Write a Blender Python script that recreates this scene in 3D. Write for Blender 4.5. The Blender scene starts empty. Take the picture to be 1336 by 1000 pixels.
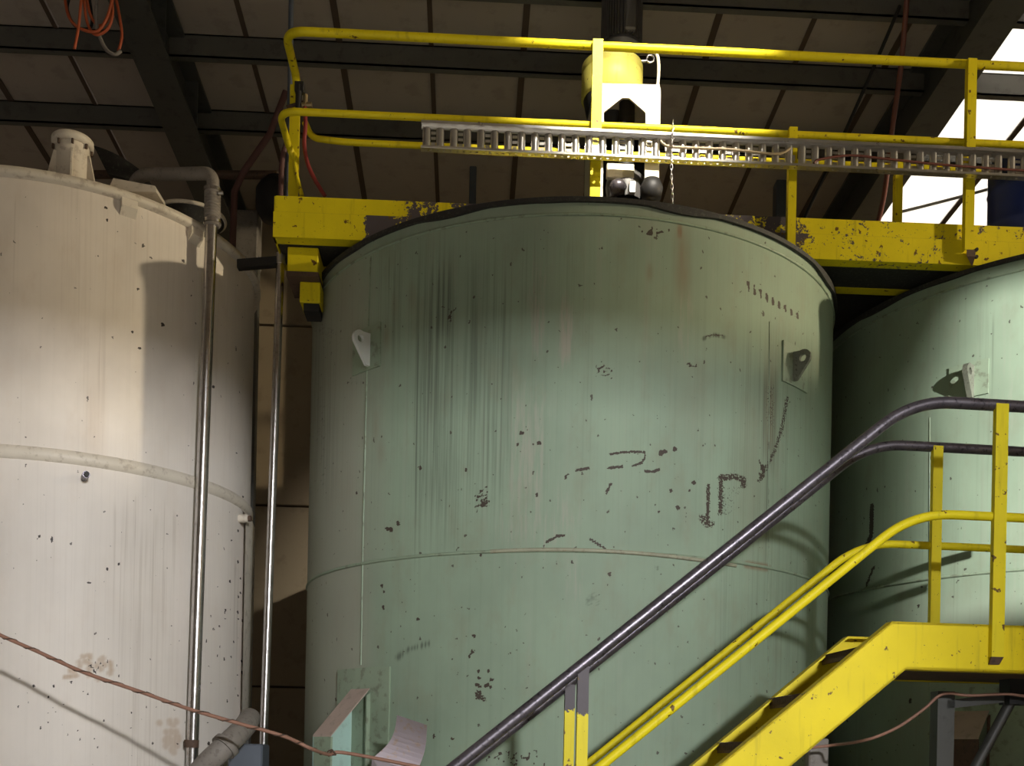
import bpy, bmesh, math, random
import numpy as np
from mathutils import Vector, Matrix
random.seed(7)
PI = math.pi
C = bpy.context.scene.collection
scn = bpy.context.scene

# ------------------------------------------------------------------ camera
F, CX, HY, ROLL, YAW, EYE = 1400.0, 668.0, 990.0, 0.020, math.radians(2.5), 1.6
RT = Vector((math.cos(YAW), -math.sin(YAW), 0)); FW = Vector((math.sin(YAW), math.cos(YAW), 0)); UP = Vector((0, 0, 1))
cam = bpy.data.objects.new('camera', bpy.data.cameras.new('camera')); C.objects.link(cam)
cam.data.sensor_width = 36; cam.data.lens = F / 1336 * 36; cam.data.shift_y = (HY - 500) / 1336
cam.data.clip_start = 0.05; cam.data.clip_end = 200
xa = RT * math.cos(ROLL) + UP * math.sin(ROLL); ya = -RT * math.sin(ROLL) + UP * math.cos(ROLL)
m = Matrix((xa, ya, -FW)).transposed().to_4x4(); m.translation = (0, 0, EYE)
cam.matrix_world = m; scn.camera = cam

def ray(px, py):
    dx, dy = px - CX, py - HY; c, s = math.cos(ROLL), math.sin(ROLL)
    u, v = c * dx + s * dy, -s * dx + c * dy
    return RT * (u / F) + FW + UP * (-v / F)
O = Vector((0, 0, EYE))
def W(xc, yc, z): return RT * xc + FW * yc + UP * (z + EYE)         # camera-level coordinates -> world
def P(px, py, Y): r = ray(px, py); return O + r * (Y / r.y)          # on the vertical plane y = Y
def D(px, py, d): return O + ray(px, py) * d                        # at a distance along the view axis
def PC(px, py, c, R):                                               # on the near side of a vertical cylinder
    r = ray(px, py); a = r.x**2 + r.y**2; b = -(r.x*c.x + r.y*c.y); q = c.x**2 + c.y**2 - R*R
    t = (-b - math.sqrt(max(b*b - a*q, 0))) / a
    return O + r * t
def project(x, y, z):
    X = x*RT.x + y*RT.y; Y = x*FW.x + y*FW.y; u = F*X/Y; v = -F*(z-EYE)/Y; c, s = math.cos(ROLL), math.sin(ROLL)
    return CX + c*u - s*v, HY + s*u + c*v

# ------------------------------------------------------------------ world, lights, exposure
scn.view_settings.view_transform = 'Standard'; scn.view_settings.look = 'None'
scn.view_settings.exposure = 0.0; scn.view_settings.gamma = 1.0
wd = bpy.data.worlds.new('world'); scn.world = wd; wd.use_nodes = True
wd.node_tree.nodes['Background'].inputs[0].default_value = (1.0, 0.86, 0.70, 1); wd.node_tree.nodes['Background'].inputs[1].default_value = 0.085
def lamp(name, kind, loc, target, energy, color, **kw):
    l = bpy.data.lights.new(name, kind); l.energy = energy; l.color = color
    for k, v in kw.items(): setattr(l, k, v)
    o = bpy.data.objects.new(name, l); C.objects.link(o); o.location = loc
    o.rotation_euler = (Vector(target) - Vector(loc)).to_track_quat('-Z', 'Y').to_euler(); return o
LB = W(6.8, -6.0, 4.0)
lamp('daylight_through_door', 'AREA', W(4.0, -6.0, 3.3), W(-0.6, 6.6, 1.0), 1200, (0.97, 0.98, 1.0), shape='RECTANGLE', size=0.75, size_y=0.30)
lamp('added_side_light', 'AREA', LB, W(3.4, 7.0, 1.6), 5200, (1.0, 0.98, 0.94), shape='DISK', size=0.12)  # added lamp, brightens only the right part of the far tank
lamp('hall_lamp', 'AREA', W(13.7, 4.4, 5.0), W(-1.5, 7.0, 3.0), 1200, (1.0, 0.84, 0.58), shape='DISK', size=0.22)
lamp('sun_shaft', 'SPOT', W(1.35, 5.1, 6.4), W(0.80, 7.6, 4.62), 1800, (1.0, 0.93, 0.80), spot_size=math.radians(40), spot_blend=0.75, shadow_soft_size=0.03)
sun = lamp('sun', 'SUN', (6, 2, 20), (3.5, 8, 0), 7.0, (1.0, 0.96, 0.90), angle=math.radians(.6))

# ------------------------------------------------------------------ node helpers
class NT:
    def __init__(s, name):
        s.m = bpy.data.materials.new(name); s.m.use_nodes = True; s.t = s.m.node_tree; s.b = s.t.nodes['Principled BSDF']
    def n(s, typ, ins=None, **kw):
        nd = s.t.nodes.new(typ)
        for k, v in kw.items(): setattr(nd, k, v)
        for k, v in (ins or {}).items(): s.put(nd.inputs[k], v)
        return nd
    def put(s, sock, v):
        if hasattr(v, 'is_output'): s.t.links.new(v, sock)
        else: sock.default_value = v
    def math(s, op, a, b=0.0, clamp=False): return s.n('ShaderNodeMath', {0: a, 1: b}, operation=op, use_clamp=clamp).outputs[0]
    def noise(s, vec, scale, detail=4.0, rough=0.55): return s.n('ShaderNodeTexNoise', {'Vector': vec, 'Scale': scale, 'Detail': detail, 'Roughness': rough}).outputs['Fac']
    def mapping(s, vec, sc, loc=(0, 0, 0)): return s.n('ShaderNodeMapping', {'Vector': vec, 'Scale': sc, 'Location': loc}).outputs[0]
    def step(s, v, a, b): return s.n('ShaderNodeMapRange', {'Value': v, 'From Min': a, 'From Max': b}, interpolation_type='SMOOTHSTEP').outputs[0]
    def mix(s, f, a, b):
        nd = s.n('ShaderNodeMix', data_type='RGBA'); s.put(nd.inputs[0], f)
        for i, v in ((6, a), (7, b)): s.put(nd.inputs[i], v if hasattr(v, 'is_output') else (*v[:3], 1))
        return nd.outputs[2]
    def mult(s, a, f):
        nd = s.n('ShaderNodeMix', data_type='RGBA', blend_type='MULTIPLY'); nd.inputs[0].default_value = 1; s.put(nd.inputs[6], a); s.put(nd.inputs[7], f); return nd.outputs[2]
    def obj(s): return s.n('ShaderNodeTexCoord').outputs['Object']
    def attr(s, name, out='Fac'): return s.n('ShaderNodeAttribute', attribute_name=name).outputs[out]
    def bump(s, h, strength=0.2, dist=0.01): s.put(s.b.inputs['Normal'], s.n('ShaderNodeBump', {'Height': h, 'Strength': strength, 'Distance': dist}).outputs[0])

def mat_plain(name, col, rough=0.6, metal=0.0, var=0.25, scale=6.0, dirt=None, dirt_amt=0.5):
    t = NT(name); v = t.obj(); n = t.noise(v, scale, 5)
    c = t.mix(n, tuple(x * (1 - var) for x in col), tuple(min(1, x * (1 + var)) for x in col))
    if dirt: c = t.mix(t.math('MULTIPLY', t.step(t.noise(v, scale * 3.1, 6, .65), .52, .66), dirt_amt), c, dirt)
    t.put(t.b.inputs['Base Color'], c); t.b.inputs['Metallic'].default_value = metal
    t.put(t.b.inputs['Roughness'], t.math('ADD', rough - .08, t.math('MULTIPLY', n, .16)))
    t.bump(n, .08); return t.m

def mat_yellow(name, base=(0.76, 0.63, 0.012), wear=0.0, chip=(0.085, 0.072, 0.080)):
    t = NT(name); v = t.obj(); w = t.attr('wear')
    n1 = t.noise(v, 3.0, 5); n2 = t.noise(v, 40, 6, .68); n3 = t.noise(v, 9, 5, .6)
    c = t.mix(n1, tuple(x * .78 for x in base), tuple(min(1, x * 1.15) for x in base))
    streak = t.step(t.noise(t.mapping(v, (14, 14, 1.2)), 1.6, 4), .55, .75)
    c = t.mix(t.math('MULTIPLY', streak, .35), c, (.22, .16, .015))
    thr = t.math('ADD', t.math('ADD', t.math('MULTIPLY', n2, .55), t.math('MULTIPLY', n3, .45)), t.math('ADD', t.math('MULTIPLY', w, .34), wear))
    c = t.mix(t.step(thr, .655, .68), c, chip)
    c = t.mix(t.step(t.noise(v, 17, 4, .6), .655, .675), c, (.15, .085, .018))
    sp = t.step(t.noise(v, 70, 3, .5), .70, .74)
    c = t.mix(t.math('MULTIPLY', sp, .8), c, (.10, .06, .02))
    t.put(t.b.inputs['Base Color'], c); t.b.inputs['Roughness'].default_value = .48; t.b.inputs['Specular IOR Level'].default_value = .25
    t.bump(t.math('ADD', n2, n1), .10); return t.m

def mat_shell(name, base, dark, pale, chipc, rust, sp_lo=.70, fine=.12, rough=.66):
    t = NT(name); cyl = t.attr('cyl', 'Vector')
    st = t.attr('stain', 'Color'); sep = t.n('ShaderNodeSeparateColor', {0: st}).outputs
    chip, dust = t.attr('chip'), t.attr('dust')
    big = t.noise(t.mapping(cyl, (1.1, .8, 1)), 1.0, 5)
    c = t.mix(t.step(big, .3, .7), tuple(x * .88 for x in base), tuple(x * 1.10 for x in base))
    c = t.mix(t.math('MULTIPLY', t.step(t.noise(t.mapping(cyl, (5, 2.2, 1), (2, 7, 0)), 1, 6, .65), .48, .72), .30), c, tuple(.5 * x + .5 * y for x, y in zip(base, rust)))
    s0 = t.noise(t.mapping(cyl, (30, .35, 1), (3, 1, 0)), 1.0, 4, .6)
    c = t.mix(t.math('MULTIPLY', t.step(s0, .50, .72), fine), c, tuple(x * .55 for x in base))
    c = t.mix(t.math('MULTIPLY', t.step(t.noise(t.mapping(cyl, (16, .5, 1), (9, 4, 0)), 1, 5, .6), .52, .74), fine * 1.3), c, pale)
    c = t.mix(dust, c, pale)
    pn = t.step(t.math('ADD', t.noise(t.mapping(cyl, (34, 3.0, 1)), 1, 5, .65), t.math('MULTIPLY', sep[2], .28)), .56, .78)
    c = t.mix(t.math('MULTIPLY', pn, sep[2], True), c, pale)
    gn = t.step(t.math('ADD', t.noise(t.mapping(cyl, (62, .6, 1)), 1, 4, .62), t.math('MULTIPLY', sep[1], .20)), .50, .74)
    c = t.mix(t.math('MULTIPLY', gn, sep[1], True), c, dark)
    rn = t.math('ADD', .35, t.math('MULTIPLY', t.noise(t.mapping(cyl, (30, 4.0, 1)), 1, 5, .65), 1.0))
    c = t.mix(t.math('MULTIPLY', rn, sep[0], True), c, rust)
    cn = t.math('ADD', t.noise(t.mapping(cyl, (80, 80, 1)), 1, 2, .6), chip)
    c = t.mix(t.step(cn, 1.02, 1.10), c, chipc)
    sp = t.noise(t.mapping(cyl, (26, 22, 1), (5, 2, 0)), 1, 2, .5)
    c = t.mix(t.math('MULTIPLY', t.step(sp, sp_lo, sp_lo + .03), .85), c, chipc)
    t.put(t.b.inputs['Base Color'], c)
    t.put(t.b.inputs['Roughness'], t.math('ADD', rough - .1, t.math('MULTIPLY', big, .25)))
    t.bump(t.math('ADD', t.math('MULTIPLY', s0, .3), big), .12, .01); return t.m

M = {}
M['yellow'] = mat_yellow('yellow_paint')
M['yellow_rail'] = mat_yellow('yellow_rail_paint', wear=-.03)
M['yellow_stair'] = mat_yellow('yellow_stair_paint', (0.78, 0.62, 0.006), wear=-.015, chip=(.10, .06, .025))
M['yellow_pale'] = mat_yellow('yellow_gear_paint', (0.56, 0.50, 0.10), wear=-.05)
M['green'] = mat_shell('green_tank_paint', (.252, .332, .240), (.060, .070, .052), (.37, .345, .285), (.050, .036, .026), (.20, .105, .05))
M['green2'] = mat_shell('green_tank_paint_clean', (.255, .335, .24), (.06, .07, .05), (.35, .34, .28), (.04, .033, .025), (.17, .10, .06), fine=.18)
M['green_part'] = mat_plain('green_part_paint', (.25, .32, .225), .5, 0, .2, 5, (.10, .085, .06), .5)
M['green_lit'] = mat_plain('lit_turquoise_green', (.36, .52, .46), .5, 0, .12, 4, (.2, .26, .22), .3)  # green of the bracket's inner face with its side light painted in
M['hood_pink'] = mat_plain('pink_hood_top', (.40, .31, .26), .8, 0, .15, 6, (.2, .2, .15), .4)  # pinkish tone of the hood plates, lighter than the green parts
M['white'] = mat_shell('off_white_tank_paint', (.68, .615, .54), (.30, .235, .18), (.78, .74, .70), (.045, .035, .03), (.44, .31, .20), sp_lo=.72, fine=.10, rough=.55)
M['white_part'] = mat_plain('off_white_part_paint', (.62, .56, .47), .5, 0, .12, 6, (.3, .24, .18), .5)
M['lug_pale'] = mat_plain('pale_lug_paint', (.60, .63, .60), .5, 0, .1)
M['lug_dark'] = mat_plain('dark_lug_paint', (.16, .17, .13), .6, 0, .3, 20, (.05, .04, .03), .7)  # dark tone for the right-hand and far-tank lugs
M['beadpaint'] = mat_plain('buff_weld_paint', (.31, .31, .22), .6, 0, .25, 12, (.2, .15, .1), .5)
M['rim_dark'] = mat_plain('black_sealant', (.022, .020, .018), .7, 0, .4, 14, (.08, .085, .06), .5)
M['black'] = mat_plain('black_rubber', (.012, .011, .011), .6)
M['steel'] = mat_plain('stainless_steel', (.60, .58, .57), .24, 1, .12, 8, (.25, .22, .2), .4)
M['galv'] = mat_plain('galvanised_steel', (.62, .60, .57), .30, .9, .15, 12)
M['raw'] = mat_plain('dark_worn_steel', (.16, .145, .165), .36, .75, .35, 14, (.04, .035, .04), .8)
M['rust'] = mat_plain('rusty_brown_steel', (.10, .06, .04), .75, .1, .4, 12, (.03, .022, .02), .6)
M['tread'] = mat_plain('rusty_tread_steel', (.17, .11, .07), .7, .2, .4, 40, (.05, .035, .03), .7)
M['beam'] = mat_plain('grey_primer_steel', (.105, .10, .085), .6, 0, .25, 3, (.05, .045, .04), .5)
M['rafter'] = mat_plain('dark_rafter_steel', (.075, .075, .068), .5, .1, .3, 3, (.03, .028, .025), .5)
M['panel'] = mat_plain('beige_roof_sheet', (.40, .335, .275), .7, 0, .10, 1.5, (.25, .2, .16), .35)
t = NT('translucent_roof_sheet'); tr = t.n('ShaderNodeBsdfTranslucent', {'Color': (.80, .78, .74, 1)}); t.put(t.t.nodes['Material Output'].inputs[0], tr.outputs[0]); M['skylight'] = t.m
t = NT('sky_through_chink'); t.b.inputs['Emission Color'].default_value = (1, .97, .9, 1); t.b.inputs['Emission Strength'].default_value = 1.2; M['chink'] = t.m
M['strip'] = mat_plain('brown_joint_strip', (.085, .055, .035), .8, 0, .25, 8)
M['wallp'] = mat_plain('tan_wall_panel', (.34, .27, .18), .75, 0, .12, 1.5, (.2, .15, .1), .4)
M['floor'] = mat_plain('grey_concrete', (.26, .245, .22), .8, 0, .2, 2, (.14, .13, .12), .5)
M['redhose'] = mat_plain('red_rubber_hose', (.26, .035, .03), .5)
M['brownhose'] = mat_plain('maroon_hose', (.115, .05, .045), .6)
M['copper'] = mat_plain('brown_cable_sheath', (.30, .155, .105), .55, 0, .25, 30)
M['orange'] = mat_plain('orange_cable_sheath', (.40, .08, .025), .55)
M['tan'] = mat_plain('tan_cable_sheath', (.42, .33, .20), .5)
M['redcable'] = mat_plain('dark_red_cable_sheath', (.16, .05, .035), .5)
M['blue'] = mat_plain('blue_plastic', (.012, .03, .16), .4)
M['bluegrey'] = mat_plain('blue_grey_steel', (.10, .115, .14), .45, .2)
M['brass'] = mat_plain('dull_brass', (.35, .27, .15), .4, .7)
M['motor'] = mat_plain('dark_grey_motor_paint', (.10, .095, .092), .45, .1, .3, 10)
M['cream'] = mat_plain('cream_machine_paint', (.62, .57, .44), .5, 0, .1, 6, (.35, .3, .2), .4)
M['mauve'] = mat_plain('scuffed_mauve_sheet', (.60, .52, .57), .5, .1, .14, 7, (.58, .42, .30), .7)
M['greypipe'] = mat_plain('dusty_grey_pipe', (.22, .195, .17), .7, 0, .2, 10, (.12, .10, .08), .6)

# ------------------------------------------------------------------ mesh helpers
class MB:
    def __init__(s): s.v, s.f, s.sm = [], [], []
    def add(s, vs, fs, smooth=False):
        b = len(s.v); s.v += [Vector(p) for p in vs]
        for f in fs: s.f.append(tuple(b + i for i in f)); s.sm.append(smooth)
        return s
    def box(s, a, b):
        x0, y0, z0 = (min(a[i], b[i]) for i in range(3)); x1, y1, z1 = (max(a[i], b[i]) for i in range(3))
        return s.hexa([(x0,y0,z0),(x1,y0,z0),(x1,y1,z0),(x0,y1,z0),(x0,y0,z1),(x1,y0,z1),(x1,y1,z1),(x0,y1,z1)])
    def hexa(s, p): return s.add(p, [(3,2,1,0),(4,5,6,7),(0,1,5,4),(1,2,6,5),(2,3,7,6),(3,0,4,7)])
    def prism(s, poly, vec):                                         # flat polygon pushed along a vector
        vec = Vector(vec); n = len(poly); a = [Vector(p) for p in poly]; b = [p + vec for p in a]
        nr = sum(((a[i] - a[0]).cross(a[(i + 1) % n] - a[0]) for i in range(1, n - 1)), Vector())
        fs = [tuple(range(n)), tuple(range(2 * n - 1, n - 1, -1))] + [(i, i + n, (i + 1) % n + n, (i + 1) % n) for i in range(n)]
        if nr.dot(vec) > 0: fs = [tuple(reversed(f)) for f in fs]
        return s.add(a + b, fs)
    def tube(s, path, r, seg=12, cap=True, rr=None):
        path = [Vector(p) for p in path]; n = len(path); tang = []
        for i in range(n):
            d = (path[min(i + 1, n - 1)] - path[max(i - 1, 0)]); tang.append(d.normalized() if d.length > 1e-9 else Vector((0, 0, 1)))
        up = Vector((0, 0, 1)) if abs(tang[0].z) < .9 else Vector((1, 0, 0))
        a = tang[0].cross(up).normalized(); vs = []
        for i in range(n):
            a = (a - tang[i] * a.dot(tang[i])).normalized(); b = tang[i].cross(a); R = rr[i] if rr else r
            for k in range(seg):
                q = 2 * PI * k / seg; vs.append(path[i] + (a * math.cos(q) + b * math.sin(q)) * R)
        fs = [(i * seg + k, i * seg + (k + 1) % seg, (i + 1) * seg + (k + 1) % seg, (i + 1) * seg + k) for i in range(n - 1) for k in range(seg)]
        s.add(vs, fs, True)
        if cap: s.add(vs[:seg], [tuple(reversed(range(seg)))]); s.add(vs[-seg:], [tuple(range(seg))])
        return s
    def lathe(s, c, prof, seg=48, a0=0, a1=2 * PI, smooth=True):      # profile of (radius, z) going up, outside facing out
        c = Vector(c); full = abs(a1 - a0 - 2 * PI) < 1e-6; n = seg if full else seg + 1; vs = []
        for r, z in prof:
            for k in range(n):
                q = a0 + (a1 - a0) * k / seg; vs.append(c + Vector((r * math.cos(q), r * math.sin(q), z)))
        fs = []
        for i in range(len(prof) - 1):
            for k in range(seg):
                k2 = (k + 1) % n; fs.append((i * n + k, i * n + k2, (i + 1) * n + k2, (i + 1) * n + k))
        return s.add(vs, fs, smooth)
    def cyl(s, a, b, r, seg=16): return s.tube([a, b], r, seg)
    def build(s, name, mat, parent=None, bevel=0.0, origin=None):
        me = bpy.data.meshes.new(name); o = bpy.data.objects.new(name, me); C.objects.link(o)
        off = Vector(origin) if origin is not None else (gloc(parent) if parent else Vector((0, 0, 0)))
        me.from_pydata([tuple(p - off) for p in s.v], [], s.f); me.polygons.foreach_set('use_smooth', s.sm); me.update()
        me.materials.append(M[mat] if isinstance(mat, str) else mat)
        if parent: o.parent = parent
        o.location = off - (gloc(parent) if parent else Vector((0, 0, 0)))
        if bevel:
            md = o.modifiers.new('bevel', 'BEVEL'); md.width = bevel; md.segments = 1; md.limit_method = 'ANGLE'
        return o
def gloc(o):
    v = Vector((0, 0, 0))
    while o is not None: v += o.location; o = o.parent
    return v
def thing(name, loc, label=None, cat=None, group=None, kind=None):
    o = bpy.data.objects.new(name, None); C.objects.link(o); o.location = loc; o.empty_display_size = .2
    return tag(o, label, cat, group, kind)
def tag(o, label=None, cat=None, group=None, kind=None):
    for k, v in (('label', label), ('category', cat), ('group', group), ('kind', kind)):
        if v: o[k] = v
    return o
def rounded(pts, r, n=6):
    pts = [Vector(p) for p in pts]; out = [pts[0]]
    for i in range(1, len(pts) - 1):
        a, b, c = pts[i - 1], pts[i], pts[i + 1]; d1, d2 = (a - b), (c - b); R = r[i - 1] if isinstance(r, (list, tuple)) else r
        k = min(R, d1.length * .48, d2.length * .48); p, q = b + d1.normalized() * k, b + d2.normalized() * k
        for j in range(n + 1):
            t = j / n; out.append(p * (1 - t)**2 + b * 2 * t * (1 - t) + q * t * t)
    return out + [pts[-1]]
def spline(pts, n=8):
    pts = [Vector(p) for p in pts]; out = []
    for i in range(len(pts) - 1):
        p0, p1, p2, p3 = pts[max(i - 1, 0)], pts[i], pts[i + 1], pts[min(i + 2, len(pts) - 1)]
        for j in range(n):
            t = j / n; out.append(.5 * ((2*p1) + (p2-p0)*t + (2*p0-5*p1+4*p2-p3)*t*t + (3*p1-p0-3*p2+p3)*t**3))
    return out + [pts[-1]]

# ------------------------------------------------------------------ room
def cz(y): return EYE + 6.3 - .06 * (y - 9)                          # underside of the roof
ceiling = thing('ceiling', (0, 0, 0), kind='structure')
def hit_roof(px, py):
    r = ray(px, py); t = (6.3 + .54) / (r.z + .06 * r.y); return O + r * t
PW, Y0, Y1, XL, XR = .81, -2.0, 12.3, -9.0, 13.0
sx = hit_roof(561, 0).x; sx = sx - PW * math.ceil((sx - XL) / PW)
XA, XB = -2.72, 4.02
def slab(x0, x1, y0, y1, lo, hi): return [(x0,y0,cz(y0)+lo),(x1,y0,cz(y0)+lo),(x1,y1,cz(y1)+lo),(x0,y1,cz(y1)+lo),(x0,y0,cz(y0)+hi),(x1,y0,cz(y0)+hi),(x1,y1,cz(y1)+hi),(x0,y1,cz(y1)+hi)]
pan = {}
for i in range(28):
    x = sx + i * PW + .012
    parts = [('roof_panel', Y0, 7.9, 'panel'), ('skylight_sheet', 7.9, Y1, 'skylight')] if XB - .15 < x < 6.9 else [('roof_panel', Y0, Y1, 'panel')]
    for nm, a, b, mt in parts:
        if (nm, a, b) not in pan: o = pan[nm, a, b] = MB().hexa(slab(0, PW - .024, a, b, 0, .05 if mt == 'panel' else .006)).build(nm, mt, ceiling, origin=(0, 0, 0))
        else: o = pan[nm, a, b].copy(); C.objects.link(o)
        o.location = (x, 0, 0)
    if not i: q = st = MB().hexa(slab(-.028, .028, Y0, Y1, -.012, .05)).build('joint_strip', 'strip', ceiling, origin=(0, 0, 0))
    else: q = st.copy(); C.objects.link(q)
    q.location = (x - .012, 0, 0)
    if i % 2: q.scale = (.75, 1, 1)
    q.location.x += random.uniform(-.02, .02) if i % 2 and len(parts) == 1 else 0
for (ax, ay), (bx_, by) in (((1275, 28), (1243, 80)), ((1215, 135), (1190, 180)), ((1145, 259), (1132, 283))):  # chinks of sky beside the rafter
    a, b = hit_roof(ax, ay), hit_roof(bx_, by); MB().tube([a - UP*.004, b - UP*.004], .009, 4).build('daylight_chink', 'chink', ceiling)
def ibeam_y(mb, x, y0, y1, fw, dep, th=.03):
    for (a, b, c, d) in ((-fw/2, fw/2, -.012 - th, -.012), (-fw/2, fw/2, -.03-dep, -.03-dep+th), (-th*.4, th*.4, -.03-dep+th, -.012-th)):
        mb.hexa([(x+a,y0,cz(y0)+c),(x+b,y0,cz(y0)+c),(x+b,y1,cz(y1)+c),(x+a,y1,cz(y1)+c),(x+a,y0,cz(y0)+d),(x+b,y0,cz(y0)+d),(x+b,y1,cz(y1)+d),(x+a,y1,cz(y1)+d)])
    return mb
for x in (XA, XB):
    r = ibeam_y(MB(), x, Y0 + .1, Y1 - .02, .30, .52).build('rafter', 'rafter', ceiling)
    for yy in (8.95, 10.0): MB().box((x + .02, yy - .01, cz(yy) - .50), (x + .14, yy + .01, cz(yy) - .07)).build('stiffener', 'rafter', r)
for y in (8.62, 9.48, 10.48, 7.3, 5.8, 4.2):
    for a, b in ((XL, XA - .02), (XA + .02, XB - .02), (XB + .02, XR)):
        z = cz(y); mb = MB()
        mb.box((a, y, z - .20), (b, y + .012, z - .004)); mb.box((a, y, z - .20), (b, y + .075, z - .188)); mb.box((a, y, z - .016), (b, y + .075, z - .004))
        mb.build('purlin', 'beam', ceiling)
wall = thing('wall_back', (0, Y1, 0), kind='structure')
zs = [0, 2.36, 4.42, 6.47, cz(Y1) + .2]
for i in range(9):
    for j in range(4):
        if zs[j + 1] - zs[j] > .05: MB().box((XL + i * 2.45 + .012, Y1, zs[j] + .012), (XL + (i + 1) * 2.45, Y1 + .1, zs[j + 1] - .012)).build('wall_panel', 'wallp', wall, bevel=.008)
MB().box((XL, Y1 + .06, 0), (XR, Y1 + .14, cz(Y1) + .3)).build('backing', 'strip', wall)
fl = MB().box((XL, Y0 - 6, -.2), (XR, Y1 + .2, 0)).build('floor', 'floor'); fl['kind'] = 'structure'
wf = thing('gobo_wall_front', (0, Y0, 0), kind='structure')               # unseen wall; its door and side opening are shaped to clip the lamps outside
HEAD, JAMB = EYE + 3.02, 3.3
def through(px, py):                                                 # where the daylight that reaches this spot of the far tank crosses the wall
    p = PC(px, py, W(4.52, 8.82, 0), 2.0); t = (Y0 - LB.y) / (p.y - LB.y); return LB + (p - LB) * t
e1, e2, e3 = through(1268, 378), through(1206, 520), through(1186, 835)
WZ = cz(Y0) + .2
for poly in ([(XL, 0), (-5, 0), (-5, WZ), (XL, WZ)], [(-5, HEAD), (JAMB, HEAD), (JAMB, WZ), (-5, WZ)], [(JAMB, 0), (XR, 0), (XR, e3.z), (e3.x, e3.z), (e2.x, e2.z), (e1.x, e1.z), (XR, e1.z), (XR, WZ), (JAMB, WZ)]):
    MB().prism([(x, Y0, z) for x, z in poly], (0, -.15, 0)).build('wall_section', 'wallp', wf)

wr = thing('gobo_wall_right', (10.2, 0, 0), kind='structure')               # unseen wall added to block the hall lamp; its slot trims the warm light
MB().box((10.2, Y0, 0), (10.3, Y1, EYE + 4.28)).build('wall_section', 'wallp', wr); MB().box((10.2, Y0, EYE + 5.10), (10.3, Y1, EYE + 6.2)).build('wall_section', 'wallp', wr)

# ------------------------------------------------------------------ tanks
def sm(x, a, b):
    t = np.clip((x - a) / (b - a), 0, 1); return t * t * (3 - 2 * t)
class Paint:
    def __init__(s, px, py): s.px, s.py = px, py; s.ch = {k: np.zeros(len(px)) for k in ('R', 'G', 'B', 'chip', 'dust')}
    def box(s, k, x0, x1, y0, y1, amt, sx=12, sy=40):
        w = sm(s.px, x0 - sx, x0 + sx) * (1 - sm(s.px, x1 - sx, x1 + sx)) * sm(s.py, y0 - sy, y0 + sy) * (1 - sm(s.py, y1 - sy, y1 + sy))
        s.ch[k] = np.maximum(s.ch[k], w * amt)
    def line(s, k, pts, w, amt=1.0, soft=.5):
        d = np.full(len(s.px), 1e9); fade = 1.0
        for (x0, y0), (x1, y1) in zip(pts[:-1], pts[1:]):
            vx, vy = x1 - x0, y1 - y0; L = vx*vx + vy*vy + 1e-9
            t = np.clip(((s.px - x0) * vx + (s.py - y0) * vy) / L, 0, 1)
            if k == 'G' and len(pts) == 2: fade = sm(t, -.02, .12) * (1 - sm(t, .45, 1.0))
            d = np.minimum(d, np.hypot(s.px - x0 - t * vx, s.py - y0 - t * vy))
        s.ch[k] = np.maximum(s.ch[k], amt * fade * (1 - sm(d, w * (1 - soft), w * (1 + soft))))
    def dots(s, k, pts, r=2.2, amt=1.0):
        for x, y in pts: s.line(k, [(x, y), (x + .5, y + random.uniform(0, 3))], r, amt)
    def cloud(s, k, x0, x1, y0, y1, n, r=2.0, amt=.70):
        s.dots(k, [(random.gauss((x0+x1)/2, (x1-x0)/4), random.gauss((y0+y1)/2, (y1-y0)/4)) for _ in range(n)], r, amt)
def make_shell(name, mat, parent, c, R, z0, z1, zd, na, nz, painter, half=96):
    f0 = math.atan2(-c.y, -c.x); h = math.radians(half)
    th = np.concatenate([f0 + np.linspace(-h, h, na), f0 + h + np.linspace(0, 2*PI - 2*h, 40)[1:]])
    zz = np.concatenate([np.linspace(z0, zd, 6)[:-1], np.linspace(zd, z1, nz)]) if zd > z0 else np.linspace(z0, z1, nz)
    T, Z = np.meshgrid(th, zz); T, Z = T.ravel(), Z.ravel()
    Rr = R(T, Z) if callable(R) else R
    x, y = c.x + Rr*np.cos(T), c.y + Rr*np.sin(T)
    off = gloc(parent); n, k = len(th), len(zz)
    me = bpy.data.meshes.new(name)
    me.vertices.add(n * k); me.vertices.foreach_set('co', np.c_[x - off.x, y - off.y, Z - off.z].astype(np.float32).ravel())
    ii, jj = np.meshgrid(np.arange(k - 1), np.arange(n - 1), indexing='ij'); a = (ii * n + jj).ravel()
    fs = np.c_[a, a + 1, a + n + 1, a + n].astype(np.int32); nf = len(fs)
    me.loops.add(nf * 4); me.loops.foreach_set('vertex_index', fs.ravel()); me.polygons.add(nf)
    me.polygons.foreach_set('loop_start', np.arange(0, nf * 4, 4, dtype=np.int32)); me.polygons.foreach_set('use_smooth', np.ones(nf, dtype=bool))
    me.update(calc_edges=True); me.validate()
    R0 = float(np.mean(Rr))
    at = me.attributes.new('cyl', 'FLOAT_VECTOR', 'POINT'); at.data.foreach_set('vector', np.c_[R0 * (T - f0), Z, np.zeros(n * k)].astype(np.float32).ravel())
    px, py = project(x, y, Z); p = Paint(px, py); painter(p)
    front = (np.abs(T - f0) < h + .01)
    for q in p.ch: p.ch[q] = np.where(front, p.ch[q], 0)
    at = me.attributes.new('stain', 'FLOAT_COLOR', 'POINT'); at.data.foreach_set('color', np.c_[p.ch['R'], p.ch['G'], p.ch['B'], np.ones(n * k)].astype(np.float32).ravel())
    for q in ('chip', 'dust'): me.attributes.new(q, 'FLOAT', 'POINT').data.foreach_set('value', p.ch[q].astype(np.float32))
    o = bpy.data.objects.new(name, me); C.objects.link(o); me.materials.append(M[mat]); o.parent = parent; return o

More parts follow.
